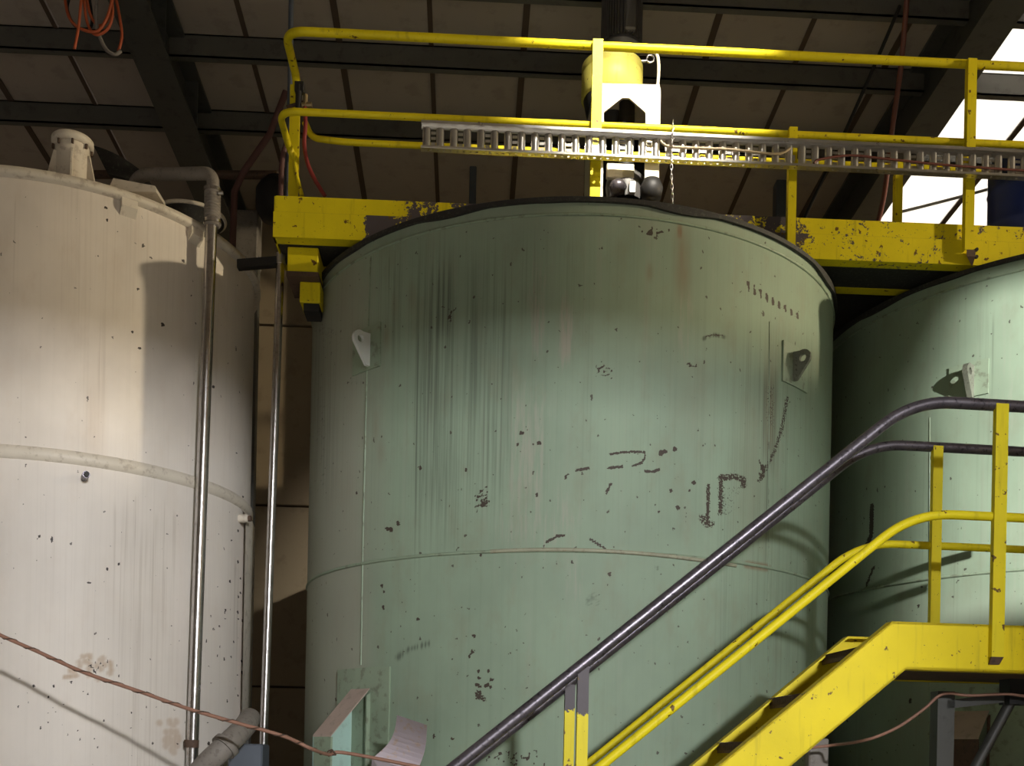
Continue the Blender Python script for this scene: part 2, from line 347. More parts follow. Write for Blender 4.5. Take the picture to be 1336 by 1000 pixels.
def paint_main(p):
    b, l = p.box, p.line
    b('G', 540, 600, 330, 690, .55, 16, 80); b('G', 600, 668, 330, 660, .48, 16, 80); b('G', 490, 530, 330, 470, .38, 12, 40); b('G', 560, 592, 340, 460, .72, 10, 40)
    b('G', 668, 760, 300, 420, .25, 20, 40); b('G', 410, 1080, 280, 700, .10, 20, 60); b('G', 930, 1070, 420, 900, .22, 20, 60)
    for x, y0, y1, a in ((546, 400, 860, .75), (549, 470, 800, .5), (563, 380, 640, .6), (571, 420, 720, .5), (578, 420, 700, .6), (596, 430, 720, .5), (618, 380, 720, .5), (635, 330, 640, .5), (641, 400, 650, .45), (655, 350, 560, .4), (585, 320, 480, .6), (1003, 420, 930, .75), (1012, 470, 640, .55), (992, 470, 600, .4), (956, 480, 700, .35), (1028, 420, 880, .3), (940, 500, 640, .3), (424, 480, 640, .4), (508, 330, 420, .5)):
        l('G', [(x, y0), (x - (y1 - y0) * .012, y1)], 1.7, a, .8)
    b('G', 992, 1018, 480, 620, .60, 8, 40); b('R', 996, 1012, 470, 600, .35, 6, 40)
    b('B', 688, 712, 330, 470, .7, 12, 50); b('B', 728, 748, 390, 480, .85, 8, 30); b('B', 690, 700, 520, 640, .5, 8, 40)
    b('B', 655, 720, 500, 700, .55, 24, 60); b('B', 640, 760, 640, 720, .5, 30, 40); b('B', 880, 910, 380, 480, .45, 16, 40); b('B', 740, 760, 720, 800, .5, 10, 30)
    b('R', 884, 890, 292, 312, 1.0, 3, 10); b('R', 882, 898, 305, 385, .55, 9, 28); b('R', 845, 850, 345, 365, .5, 5, 8)
    for x, y, a in ((505, 440, .4), (515, 400, .35), (670, 470, .25), (497, 590, .3), (490, 560, .3), (538, 388, .35)): b('R', x - 3, x + 3, y - 15, y + 15, a, 6, 16)
    b('R', 884, 930, 480, 560, .18, 30, 50); b('R', 960, 1000, 500, 720, .18, 20, 60); l('R', [(975, 737), (1000, 741)], 5, .8)
    b('dust', 380, 480, 330, 1000, .55, 22, 100); b('dust', 480, 500, 400, 760, .30, 20, 80); b('G', 400, 440, 420, 660, .35, 10, 60)
    # worn strokes and chipped paint
    l('chip', [(796, 593), (815, 590), (842, 590), (841, 598), (838, 604), (826, 608)], 2.2, .72)
    for s in ([(794, 611), (813, 609)], [(841, 615), (851, 616), (860, 613)], [(797, 631), (791, 644)], [(771, 704), (780, 710), (790, 717)], [(712, 708), (722, 703)], [(726, 700), (735, 699)], [(752, 614), (768, 611)]): l('chip', s, 2.5, .74)
    l('chip', [(1027, 520), (1020, 560), (1010, 590), (998, 615), (990, 628)], 3.2, .60); p.cloud('chip', 990, 1000, 600, 625, 14)
    b('chip', 937, 945, 618, 674, .64, 3, 5); l('chip', [(940, 624), (958, 622), (970, 626), (970, 634)], 5.5, .64); b('chip', 946, 968, 632, 652, .44, 5, 6); b('chip', 942, 962, 644, 678, .43, 5, 8)
    l('chip', [(924.5, 634), (923.5, 684)], 3.6, .68); l('chip', [(941, 622), (940, 668)], 4.4, .68); l('chip', [(915, 676), (922, 684), (928, 684)], 6, .6)
    p.cloud('chip', 618, 638, 635, 668, 42, 1.6); p.cloud('chip', 576, 592, 398, 420, 14, 1.5, .75); p.cloud('chip', 778, 800, 472, 496, 34, 1.2, .8)
    b('chip', 997, 1013, 495, 565, .46, 4, 12); p.cloud('chip', 620, 632, 898, 916, 34, 1.8); p.dots('chip', [(624, 876), (637, 875), (625, 885), (633, 895), (641, 887), (636, 893), (640, 897), (622, 894), (612, 856), (618, 830), (616, 850)], 2.4)
    p.cloud('chip', 630, 720, 978, 1000, 46, 1.7); p.cloud('chip', 832, 872, 298, 306, 26, 1.2, .8)
    for i, x in enumerate(range(976, 1046, 8)): l('chip', [(x, 368 + i * 5.2), (x + 1, 380 + i * 4.4)], 1.7, .9)
    l('chip', [(920, 440), (930, 437), (943, 438)], 1.6, .62); l('G', [(918, 442), (932, 437), (945, 440)], 3, .8)
    p.cloud('chip', 890, 912, 474, 480, 8, 1.6); l('chip', [(776, 524), (774, 560)], 1.1, .62)
    for x, y in ((498, 764), (501, 772), (510, 690), (519, 682), (545, 808), (500, 792), (505, 690), (465, 643), (548, 610), (607, 612), (703, 578), (740, 618), (738, 622), (747, 733), (795, 749), (627, 722), (566, 960), (590, 964), (875, 640), (884, 662), (860, 668), (700, 645), (680, 565), (675, 580), (905, 630), (899, 640), (868, 588), (880, 585), (862, 590)): p.dots('chip', [(x, y)], random.uniform(1.6, 3.0))
    l('G', [(520, 858), (532, 848), (560, 840)], 4, .7, .9); l('G', [(478, 500), (440, 500)], 2, .3)
    p.cloud('G', 760, 780, 772, 790, 26, 3, .5); p.cloud('G', 850, 860, 738, 744, 10, 2, .6); p.cloud('G', 455, 500, 470, 492, 14, 3, .5)
    for x0, x1, y0, y1 in ((405, 445, 420, 450), (410, 425, 470, 640)): p.cloud('G', x0, x1, y0, y1, 30, 2.2, .7)
    b('dust', 420, 1080, 260, 300, .18, 30, 30)
def paint_second(p):
    b, l = p.box, p.line
    for x, y0, y1, a in ((1293, 395, 700, .6), (1278, 400, 480, .5), (1222, 560, 800, .35), (1245, 600, 880, .3), (1310, 560, 780, .35)): l('G', [(x, y0), (x, y1)], 4, a, .9)
    l('chip', [(1138, 660), (1136, 700), (1128, 720)], 3, .9); l('chip', [(1140, 740), (1130, 765)], 2, .8)
    b('dust', 1180, 1340, 780, 1000, .25, 40, 40); p.dots('chip', [(1214, 596), (1188, 914), (1197, 790)], 2)
    b('B', 1290, 1330, 470, 560, .4, 20, 30)
def paint_white(p):
    b, l = p.box, p.line
    b('G', 166, 208, 690, 1100, .30, 6, 40); b('G', 40, 330, 560, 1000, .10, 30, 40); b('G', 60, 330, 230, 420, .16, 30, 40); b('dust', 168, 206, 690, 1100, .22, 6, 40)
    for x, y0, y1, a in ((128, 420, 590, .55), (118, 500, 590, .4), (178, 640, 760, .45), (150, 640, 900, .35), (215, 640, 900, .4), (20, 250, 420, .35), (308, 720, 930, .6), (100, 240, 420, .3), (228, 660, 800, .4), (60, 250, 380, .22), (158, 640, 1000, .3), (205, 660, 830, .35)):
        l('G', [(x, y0), (x - 2, y1)], 3.2, a, .9)
    b('G', 120, 140, 380, 590, .30, 10, 60); b('G', 160, 172, 640, 740, .35, 8, 40); b('R', 112, 136, 500, 595, .28, 9, 40); b('G', 0, 40, 560, 580, .12)
    p.cloud('R', 80, 155, 855, 885, 26, 3.5, .8); p.cloud('R', 205, 235, 940, 985, 26, 4, .6); l('R', [(85, 884), (100, 882)], 3, .9)
    p.cloud('chip', 105, 150, 860, 880, 14, 1.6); p.cloud('chip', 255, 330, 700, 960, 26, 1.1, .85); p.cloud('chip', 300, 325, 560, 960, 16, 1.2, .85)
    p.dots('chip', [(187, 320), (180, 377), (172, 433), (182, 454), (140, 287), (138, 270), (52, 700), (68, 706), (155, 736), (140, 742), (116, 760), (124, 225), (239, 340), (212, 422), (278, 505), (92, 890), (45, 895), (70, 895), (52, 950), (272, 970)], 1.9)
    l('chip', [(66, 700), (69, 707)], 1.5)
    p.cloud('chip', 0, 240, 880, 1000, 26, 1.2, .8)
    b('dust', 0, 330, 590, 1100, .3, 20, 30)

T1, R1 = W(.39, 8.49, 0), 2.0; T2, R2 = W(4.52, 8.82, 0), 2.0; TW, RW = W(-3.349, 7.885, 0), 1.35
for t in (T1, T2, TW): t.z = 0
def ring(mb, c, R, z, r, wob=0.0, n=160, seg=8, a0=0, a1=2*PI):
    mb.tube([(c.x + (R + wob*math.sin(k*1.7)*random.random())*math.cos(a0+(a1-a0)*k/n), c.y + R*math.sin(a0+(a1-a0)*k/n), z + wob*random.uniform(-1, 1)) for k in range(n + 1)], r, seg, False); return mb
def green_tank(c, ztop, zseam, label, painter, na, nz, mat):
    t = thing('green_storage_tank', c, label, 'tank', 'green storage tanks')
    make_shell('shell', mat, t, c, R1, 0, ztop, EYE - .1, na, nz, painter)
    ring(MB(), c, R1 + .002, ztop - .075, .009).build('rim_weld', 'green_part', t)
    ring(MB(), c, R1, zseam, .011, 0, 160, 6).build('girth_weld', 'green_part', t)
    MB().lathe(c, [(R1 + .012, ztop - .004), (R1 + .022, ztop + .006), (R1 + .02, ztop + .02), (R1 - .1, ztop + .03), (.3, ztop + .08), (0.001, ztop + .08)], 96).build('roof', 'green_part', t)
    mb = MB(); n = 220
    for k in range(n):                                               # torn edge of the sealing strip
        q0, q1 = 2*PI*k/n, 2*PI*(k+1)/n; h0 = .006 + .022 * max(0, math.sin(k*.37) * math.sin(k*.113 + 1)); h1 = .006 + .022 * max(0, math.sin((k+1)*.37) * math.sin((k+1)*.113 + 1))
        p = lambda q, r, z: (c.x + r*math.cos(q), c.y + r*math.sin(q), z)
        mb.hexa([p(q0, R1+.002, ztop-h0), p(q0, R1+.025, ztop-h0*1.1), p(q1, R1+.025, ztop-h1*1.1), p(q1, R1+.002, ztop-h1), p(q0, R1-.02, ztop+.024), p(q0, R1+.027, ztop+.02), p(q1, R1+.027, ztop+.02), p(q1, R1-.02, ztop+.024)])
    mb.build('sealing_strip', 'rim_dark', t)
    return t
def local(c, p):                                                     # frame on the shell: outward, sideways, at p
    o = Vector((p.x - c.x, p.y - c.y, 0)).normalized(); return o, Vector((-o.y, o.x, 0))
def shell_patch(name, mat, parent, c, R, pxs, thick=.012, n=8, bevel=.004):  # curved plate welded on, from its left/right/top/bottom
    x0, x1, y0, y1 = pxs
    a, b = PC(x0, (y0+y1)/2, c, R), PC(x1, (y0+y1)/2, c, R); zt = PC((x0+x1)/2, y0, c, R).z; zb = PC((x0+x1)/2, y1, c, R).z
    q0, q1 = math.atan2(a.y-c.y, a.x-c.x), math.atan2(b.y-c.y, b.x-c.x); mb = MB(); p = lambda q, r, z: (c.x + r*math.cos(q), c.y + r*math.sin(q), z)
    for k in range(n):
        u, v = q0 + (q1-q0)*k/n, q0 + (q1-q0)*(k+1)/n
        mb.hexa([p(u,R+thick,zb), p(v,R+thick,zb), p(v,R-.01,zb), p(u,R-.01,zb), p(u,R+thick,zt), p(v,R+thick,zt), p(v,R-.01,zt), p(u,R-.01,zt)])
    return mb.build(name, mat, parent)
def lug(parent, c, R, px, pt, pb, out, mat, th=.022, label=None):
    a = PC(px, pt, c, R + .012); zb = PC(px, pb, c, R + .012).z; zt = a.z; o, s = local(c, a); mb = MB()
    base = Vector((a.x, a.y, 0)); er = .055; ez = zt - er; n = 16
    eye = base + o * (out - er); eye.z = ez
    outer = [base + UP * zb, base + o * .03 + UP * zb]
    outer += [eye + (o * math.cos(q) + UP * math.sin(q)) * er for q in np.linspace(-.5, PI * .62, n)] + [base + UP * zt]
    inner = [eye + (o * math.cos(q) + UP * math.sin(q)) * er * .45 for q in np.linspace(0, 2*PI, len(outer), endpoint=False) + PI * 1.15]
    # plate with a round eye: two annular faces plus walls
    N = len(outer); vs = [p + s*th/2 for p in outer] + [p + s*th/2 for p in inner] + [p - s*th/2 for p in outer] + [p - s*th/2 for p in inner]; fs = []
    for i in range(N):
        j = (i + 1) % N
        fs += [(i, j, N+j, N+i), (2*N+j, 2*N+i, 3*N+i, 3*N+j), (j, i, 2*N+i, 2*N+j), (N+i, N+j, 3*N+j, 3*N+i)]
    mb.add(vs, fs); ob = mb.build('lifting_lug', mat, parent)
    bm = bmesh.new(); bm.from_mesh(ob.data); bmesh.ops.recalc_face_normals(bm, faces=bm.faces); bm.to_mesh(ob.data); bm.free()
    if label: ob['label'] = label
    return ob
def vweld(parent, c, R, pts, r=.006, mat='green_part'): return MB().tube([PC(x, y, c, R) for x, y in pts], r, 6).build('vertical_weld', mat, parent)

tank = green_tank(T1, EYE + 3.376, EYE + 1.262, 'big faded green tank in the centre with worn 1F marking and rust streaks', paint_main, 430, 420, 'green')
MB().tube([PC(x, 718 + (x - 745)**2 * .00036 + (x - 745) * .018, T1, R1 + .002) for x in range(640, 962, 8)], .013, 6).build('weld_bead', 'beadpaint', tank)['label'] = 'bare buff weld bead'
vweld(tank, T1, R1, [(484, 335), (479, 480), (474, 690), (471, 868)], .007); vweld(tank, T1, R1, [(1004, 420), (1003, 600), (1002, 890)], .005)
shell_patch('lug_pad', 'green_part', tank, T1, R1, (462, 497, 428, 484)); lug(tank, T1, R1, 482, 436, 478, .135, 'lug_pale', label='pale painted lifting lug')
shell_patch('lug_pad', 'green_part', tank, T1, R1, (1020, 1052, 452, 505)); lug(tank, T1, R1, 1036, 460, 498, .125, 'lug_dark', label='dark lifting lug')
# hooded support bracket low on the shell, open on one side
shell_patch('bracket_pad', 'green_part', tank, T1, R1, (441, 508, 872, 1060), .014)
def bracket(parent, c, R, pxl, pxr, ytop, yout, out, mats, ybot=1120):
    a, b = PC(pxl, ytop, c, R + .014), PC(pxr, ytop, c, R + .014); zt = PC((pxl+pxr)/2, ytop, c, R).z; zo = zt - out * 1.05; zb = zt - 1.2
    o, s = local(c, (a + b) / 2); a.z = b.z = 0; t = .014
    r = MB().prism([a + UP*zt, b + UP*zt, b + o*out + UP*zo, a + o*out + UP*zo], (o * .3 - UP * .954) * -t).build('hood_plate', mats[0], parent)
    MB().prism([a + o*out + UP*zo, b + o*out + UP*zo, b + o*out + UP*zb, a + o*out + UP*zb], -o*t).build('outer_plate', mats[1], parent)
    MB().prism([a + UP*zt, a + o*out + UP*zo, a + o*out + UP*zb, a + UP*zb], s*t).build('side_plate', mats[2], parent)
    MB().prism([b + UP*(zt-.02), b + o*.03 + UP*(zt-.04), b + o*.03 + UP*zb, b + UP*zb], s*.012).build('edge_flange', mats[1], parent)
bracket(tank, T1, R1, 458, 482, 901, 945, .30, ('hood_pink', 'green_part', 'green_lit'))
# bent sheet tab standing off the shell
mb = MB(); n = 10; L, Rr = [], []
for k in range(n + 1):
    u = k / n; bow = math.sin(u * PI) * 9
    L.append(D(486 + 32*u + bow*.9, 990 - 56*u + bow*.4, 6.62 - .28*u*u)); Rr.append(D(543 + 14*u + bow*.45, 1008 - 61*u + bow*.3, 6.56 - .28*u*u))
L.insert(0, PC(478, 1045, T1, R1 - .01)); Rr.insert(0, PC(530, 1062, T1, R1 - .01))
nb = (FW * -1 + UP * .4).normalized() * .006
for k in range(len(L) - 1): mb.prism([L[k], Rr[k], Rr[k+1], L[k+1]], nb)
mb.build('bent_tab', 'mauve', tank)['label'] = 'scuffed mauve bent sheet metal tab'

tank2 = green_tank(T2, EYE + 3.42, EYE + 1.33, 'green tank behind the stair landing, half in deep shadow', paint_second, 260, 260, 'green2')
shell_patch('lug_pad', 'green_part', tank2, T2, R2, (1239, 1290, 474, 519)); lug(tank2, T2, R2, 1268, 478, 520, .12, 'lug_dark', .035)
shell_patch('bracket_pad', 'green_part', tank2, T2, R2, (1216, 1336, 897, 1060), .012)
bracket(tank2, T2, R2, 1244, 1290, 930, 950, .18, ('hood_pink', 'rust', 'rust'))
vweld(tank2, T2, R2, [(1213, 545), (1212, 1000)], .004); vweld(tank2, T2, R2, [(1311, 930), (1309, 1010)], .005)

# off-white tank
tw = thing('white_storage_tank', TW, 'off-white tank with raised band, beside the centre green tank', 'tank')
ZS, ZL = EYE + 1.857, EYE + 3.494
make_shell('shell', 'white', tw, TW, RW, 0, ZL, EYE - .1, 320, 380, paint_white)
MB().lathe(TW, [(RW, ZS - .085), (RW + .016, ZS - .07), (RW + .022, ZS - .042), (RW + .016, ZS - .012), (RW, ZS)], 128).build('raised_band', 'white_part', tw)
MB().lathe(TW, [(RW - .02, ZL - .012), (RW + .035, ZL - .002), (RW + .045, ZL + .012), (RW + .042, ZL + .045), (RW - .1, ZL + .075), (.3, ZL + .3), (.001, ZL + .3)], 128).build('roof', 'white_part', tw)
f0 = math.atan2(-TW.y, -TW.x)
def onw(px, py, R=RW): return PC(px, py, TW, R)
a = onw(312, 800); q = math.atan2(a.y-TW.y, a.x-TW.x); zt, zb = onw(322, 672).z, onw(315, 944).z
prof = [(RW, zb - .02), (RW + .035, zb), (RW + .035, zt - .05), (RW + .022, zt - .015), (RW, zt)]
MB().lathe(TW, prof, 24, q, q + 1.3).build('side_cover', 'white_part', tw)
# top nozzle with gussets
def top_at(px, py, R): r = ray(px, py); return PC(px, py, TW, R)
nc = D(94, 229, 6.9); s = 6.9 / F
nz = MB().lathe(nc, [(21*s, -.25), (21*s, 36*s), (21*s, 44*s)], 32).build('nozzle_neck', 'white_part', tw)
MB().lathe(nc, [(19*s, 36*s), (26*s, 36*s), (26*s, 45*s), (24*s, 47*s), (.001, 47*s)], 32).build('nozzle_flange', 'white_part', tw)
for k in range(8):
    q = 2*PI*k/8 + .35; d = Vector((math.cos(q), math.sin(q), 0)); MB().cyl(nc + d*23.5*s + UP*30*s, nc + d*23.5*s + UP*36*s, 1.6*s, 6).build('flange_bolt', 'rust', tw)
for q in (-2.5, -1.3, -.2, 1.2): 
    d = Vector((math.cos(q), math.sin(q), 0)); e = Vector((-d.y, d.x, 0))
    MB().prism([nc + d*20*s + UP*24*s, nc + d*24*s + UP*24*s, nc + d*34*s - UP*.10, nc + d*20*s - UP*.10], e*.012).build('gusset', 'white_part', tw)
hc = W(-2.31, 7.45, 3.66)
MB().lathe(hc, [(.20, -.25), (.20, .03), (.23, .03), (.23, .06), (.001, .07)], 40).build('hatch_cover', 'rim_dark', tw)
ring(MB(), hc, .235, .045 + hc.z, .014, 0, 48).build('hatch_ring', 'white_part', tw)
pc = D(172, 240, 6.95); MB().hexa([pc + RT*-.16 - UP*.05, pc + RT*.16 - UP*.05, pc + RT*.16 + FW*.2 - UP*.05, pc + RT*-.16 + FW*.2 - UP*.05, pc + RT*-.12 + UP*.035, pc + RT*.15 + UP*-.01, pc + RT*.15 + FW*.2 + UP*-.01, pc + RT*-.12 + FW*.2 + UP*.035]).build('roof_plate', 'white_part', tw)
cv = MB()
for k in range(9):
    u = k / 8
    if k: cv.prism([A, B, D(122 + 66*u, 190 + 20*u*u + 16*u, 8.1), D(140 + 60*u, 226 + 18*u, 8.1)], FW*.06)
    A, B = D(140 + 60*u, 226 + 18*u, 8.1), D(122 + 66*u, 190 + 20*u*u + 16*u, 8.1)
hl = cv.build('raised_hatch_lid', 'rim_dark', tw)
for x, y in ((167, 263), (253, 290)):                                 # roof brackets under the lip
    a = onw(x, y); o, e = local(TW, a); a.z = ZL; w = .05
    MB().prism([a - e*w + o*.04, a + o*.04 - e*w - UP*.05, a - e*w - UP*.10, a - e*w], e * 2*w).build('lip_bracket', 'white_part', tw)
for x, y, r, ln, mt, cp in ((110, 624, .022, .10, 'raw', 'black'), (312, 677, .03, .07, 'white_part', 'rust')):
    a = onw(x, y); o, e = local(TW, a)
    sb = MB().cyl(a - o*.01, a + o*ln, r, 16).build('stub_pipe', mt, tw); MB().cyl(a + o*ln, a + o*(ln + .02), r*.7, 12).build('stub_plug', cp, sb)

# ------------------------------------------------------------------ pipes beside the tanks
def vdepth(p): return (p - O).dot(FW)
d1 = vdepth(onw(262, 640)) - .13
pr = 7.6 * d1 / F
t = thing('riser_pipe', D(247, 1110, d1), 'shiny steel riser pipe with ribbed coupling running up the white tank', 'pipe')
MB().tube([D(245.5, 1130, d1), D(276, 290, d1)], pr, 20).build('pipe_run', 'steel', t)
MB().tube(rounded([D(277, 262, d1), D(279, 226, d1), D(180, 228, d1 + .25), D(166, 268, d1 + .5)], [.13, .1], 10), pr * 1.08, 20).build('pipe_bend', 'greypipe', t)
cps = [D(277.5 - .5*k/40, 246 + 50*k/52, d1) for k in range(53)]
cp = MB().tube(cps, pr, 20, True, [pr * (1.15, 1.36, 1.40, 1.36)[k % 4] for k in range(53)]).build('ribbed_coupling', 'greypipe', t)
for y in (249, 290): MB().tube([D(277, y - 2.2, d1), D(277, y + 2.2, d1)], pr * 1.5, 20).build('hose_clamp', 'steel', cp)
MB().cyl(D(285, 252, d1 - .03), D(291, 252, d1 - .03), .012, 8).build('clamp_screw', 'galv', cp)
MB().tube([D(250.2, 966, d1), D(249.8, 976, d1)], pr * 1.22, 20).build('joint_collar', 'rust', t)
d2 = 7.5; pr2 = 5.4 * d2 / F
t = thing('feed_pipe', D(340, 1120, d2), 'thin steel pipe between the white tank and the centre green tank', 'pipe')
MB().tube([D(338.5, 1120, d2), D(366.4, 330, d2)], pr2, 16).build('pipe_run', 'steel', t)
MB().tube([D(366.2, 345, d2), D(366.3, 331, d2)], pr2 * 1.12, 16).build('threaded_sleeve', 'galv', t)
MB().prism([D(309, 338, d2-.02), D(361, 334, d2-.02), D(361, 345, d2-.02), D(309, 349, d2-.02)], FW * .06).build('stay_bar', 'black', t)
t = thing('brown_overhead_pipe', D(115, 228, 9.5), 'brown horizontal pipe behind the white tank top with black blower drum', 'pipe')
MB().tube([W(-8.9, 9.5, D(115, 228, 9.5).z - EYE), D(115, 228, 9.5), D(362, 228.5, 9.5)], .036, 12).build('pipe_run', 'rust', t)
bc = D(362, 262, 9.6)
MB().lathe(bc, [(.001, -.19), (.14, -.17), (.19, -.08), (.19, .08), (.14, .17), (.001, .19)], 28).build('blower_drum', 'black', t)
MB().tube([D(373, 120, 9.4), D(352, 175, 9.4), D(318, 224, 9.4), D(306, 250, 9.4), D(303, 330, 9.4)], .03, 8).build('hanger', 'brownhose', t)
dp = D(322, 285, 9.7); MB().box((dp.x-.12, dp.y, dp.z-.4), (dp.x+.10, dp.y+.2, dp.z+.08)).build('junction_box', 'greypipe', t, bevel=.01)
MB().prism([(dp.x-.12, dp.y+.05, dp.z-.3), (dp.x+.1, dp.y+.05, dp.z-.3), (dp.x+.1, dp.y+.05, 0), (dp.x-.12, dp.y+.05, 0)], (0, .1, 0)).build('box_stand', 'beam', t)
gp = 6.35
t = thing('outlet_pipe', D(262, 1000, gp), 'dusty grey sloping outlet pipe with collar at foot of the white tank', 'pipe')
MB().tube(spline([D(225, 1060, gp), D(262, 1006, gp), D(292, 976, gp), D(318, 950, gp + .25), D(326, 938, gp + .5)], 6), 15 * gp / F, 20).build('pipe_run', 'greypipe', t)
MB().tube([D(291, 977, gp), D(297, 971, gp + .02)], 18.5 * gp / F, 20).build('collar', 'greypipe', t)
b0 = D(322, 975, 6.9); MB().box((b0.x - .12, b0.y, 0), (b0.x + .10, b0.y + .25, b0.z + .02)).build('pedestal', 'bluegrey', t, bevel=.01)

# ------------------------------------------------------------------ elevated walkway
YF, YB = 7.30, 7.80
zT = (P(358, 253, YF).z + P(1336, 298, YF).z) / 2; zM = (P(358, 275, YF).z + P(1336, 320, YF).z) / 2; zB = (P(358, 308, YF).z + P(1240, 348, YF).z) / 2
xw0, xw1 = P(357, 280, YF).x, 6.4
wk = thing('elevated_walkway', ((xw0 + xw1) / 2, (YF + YB) / 2, zB), 'chipped yellow steel walkway with guardrails above the green tanks', 'walkway')
def sweep_x(name, sec, x0, x1, mat, parent, wear=None, n=160):
    xs = np.linspace(x0, x1, n + 1) if wear else [x0, x1]; mb = MB(); k = len(sec)
    vs = [(x, y, z) for x in xs for y, z in sec]
    fs = [(i*k + j, i*k + (j+1) % k, (i+1)*k + (j+1) % k, (i+1)*k + j) for i in range(len(xs) - 1) for j in range(k)]
    mb.add(vs, fs + [tuple(reversed(range(k))), tuple(range((len(xs)-1)*k, len(xs)*k))]); o = mb.build(name, mat, parent)
    bm = bmesh.new(); bm.from_mesh(o.data); bmesh.ops.recalc_face_normals(bm, faces=bm.faces); bm.to_mesh(o.data); bm.free()
    if wear:
        off = gloc(o); o.data.attributes.new('wear', 'FLOAT', 'POINT').data.foreach_set('value', [float(wear(*project(v.co.x + off.x, v.co.y + off.y, v.co.z + off.z))) for v in o.data.vertices])
    return o
def bmp(x, a, b, s=25.0): return float(sm(np.array(x), a - s, a + s) * (1 - sm(np.array(x), b - s, b + s)))
def wtoe(x, y): return max(.55 * bmp(x, 515, 580), .75 * bmp(x, 590, 800), .62 * bmp(x, 850, 1060), .28 * bmp(x, 1060, 1400))
def wbeam(x, y): return max(1.15 * bmp(x, 478, 512, 8), .70 * bmp(x, 500, 1060), .30 * bmp(x, 1060, 1230), .03)
dz = zM - zB
sec = [(YF - .012, zB), (YF - .012, zB + dz*.33), (YF - .012, zB + dz*.66), (YF - .012, zM), (YF + .09, zM), (YF + .09, zM - .012), (YF, zM - .012), (YF, zB + .012), (YF + .09, zB + .012), (YF + .09, zB)]
sweep_x('channel_beam', sec, xw0, xw1, 'yellow', wk, wbeam)
sec = [(YB + .012, zB), (YB + .012, zM), (YB - .09, zM), (YB - .09, zM - .012), (YB, zM - .012), (YB, zB + .012), (YB - .09, zB + .012), (YB - .09, zB)]
sweep_x('channel_beam', sec, xw0 + .02, xw1, 'yellow', wk)
for i in (0, 1): zc = zM + (zT - zM) * (i + .5) / 2
sweep_x('toe_board', [(YF + .004, zM + .007), (YF + .004, (zM + zT)/2), (YF + .004, zT), (YF + .012, zT), (YF + .012, zM + .007)], xw0 + .012, xw1, 'yellow', wk, wtoe)
MB().box((xw0 + .012, YF + .001, zM - .002), (xw1, YF + .0035, zM + .007)).build('joint_seam', 'rust', wk)
sweep_x('toe_board', [(YB - .012, zM + .002), (YB - .012, zT), (YB - .004, zT), (YB - .004, zM + .002)], xw0 + .012, xw1, 'yellow', wk)
MB().box((xw0, YF + .012, zM), (xw0 + .01, YB - .012, zT)).build('end_toe_board', 'yellow', wk)
MB().box((xw0, YF + .0, zB), (xw0 + .012, YB, zM - .012)).build('end_plate', 'yellow', wk)
MB().box((xw0 + .014, YF + .013, zM), (xw1, YF + .016, zM + .02)).build('joint_liner', 'rust', wk)
MB().box((xw0 + .02, YF + .02, zB + .003), (xw1, YB - .02, zB + .009)).build('shade_plate', 'rim_dark', wk)  # black sheet stands in for the shade under the walkway
MB().box((2.05, YB + .013, zM - .05), (xw1, 9.7, zM - .02)).build('gap_shade_platform', 'rim_dark', wk)  # added black platform, paints the gap between the tanks as shade
npl = 8
for i in range(npl):
    a = xw0 + .02 + (xw1 - xw0 - .02) * i / npl; MB().box((a + .005, YF + .03, zM), (xw0 + .02 + (xw1 - xw0 - .02) * (i + 1) / npl - .005, YB - .03, zM + .008)).build('deck_plate', 'rust', wk)
for i in range(1, 8): a = xw0 + (xw1 - xw0) * i / 8; MB().box((a - .03, YF + .02, zB + .06), (a + .03, YB - .02, zM - .014)).build('cross_bearer', 'yellow', wk)
p0, p1 = P(376, 330, 7.45), P(416, 330, 7.45); zl = EYE + 3.31
MB().box((p0.x, 7.42, zl), (p1.x, 7.78, zB)).build('support_bracket', 'yellow', wk, bevel=.006)
MB().box((p0.x - .005, 7.415, zl - .03), (p1.x + .005, 7.785, zl)).build('bearing_plate', 'rust', wk)
p0, p1 = P(391, 380, 7.5), P(418, 380, 7.5)
MB().box((p0.x, 7.5, P(391, 394, 7.5).z), (p1.x, 7.72, zl - .03)).build('support_foot', 'yellow', wk, bevel=.006)
MB().box((P(396, 400, 7.52).x, 7.52, P(396, 406, 7.52).z), (p1.x - .01, 7.70, P(391, 394, 7.5).z)).build('foot_bolt', 'black', wk)
# guardrail
zR = (P(560, 47, YF).z + P(1200, 83, YF).z) / 2; zK = (P(600, 153.5, YF).z + P(1260, 188, YF).z) / 2
xl = P(371, 70, YF).x; xm = P(363, 170, YF).x
MB().tube(rounded([(6.4, YF, zR), (xl, YF, zR), (xl, YB - .03, zR), (xl + .01, YB - .03, zR - .10)], [.14, .07], 10), .029, 16).build('top_rail', 'yellow_rail', wk)
MB().tube(rounded([(6.4, YF, zK), (xm, YF, zK), (xm, YB - .06, zK), (xm + .05, YB - .03, zK - .10)], [.13, .1], 10), .024, 16).build('mid_rail', 'yellow_rail', wk)
q0 = P(398, 160, YB); q1 = P(412, 183, YB); zK2 = P(480, 187, YB).z
MB().tube(rounded([q0, (q0.x + .05, YB, zK2 + .02), (q1.x + .20, YB, zK2), (6.4, YB, zK2)], [.1, .25], 8), .023, 14).build('mid_rail', 'yellow_rail', wk)
MB().tube(spline([P(384, 200, YB-.06), P(386, 225, YB-.06), P(394, 256, YB-.06)], 5), .016, 10).build('end_brace', 'yellow_rail', wk)
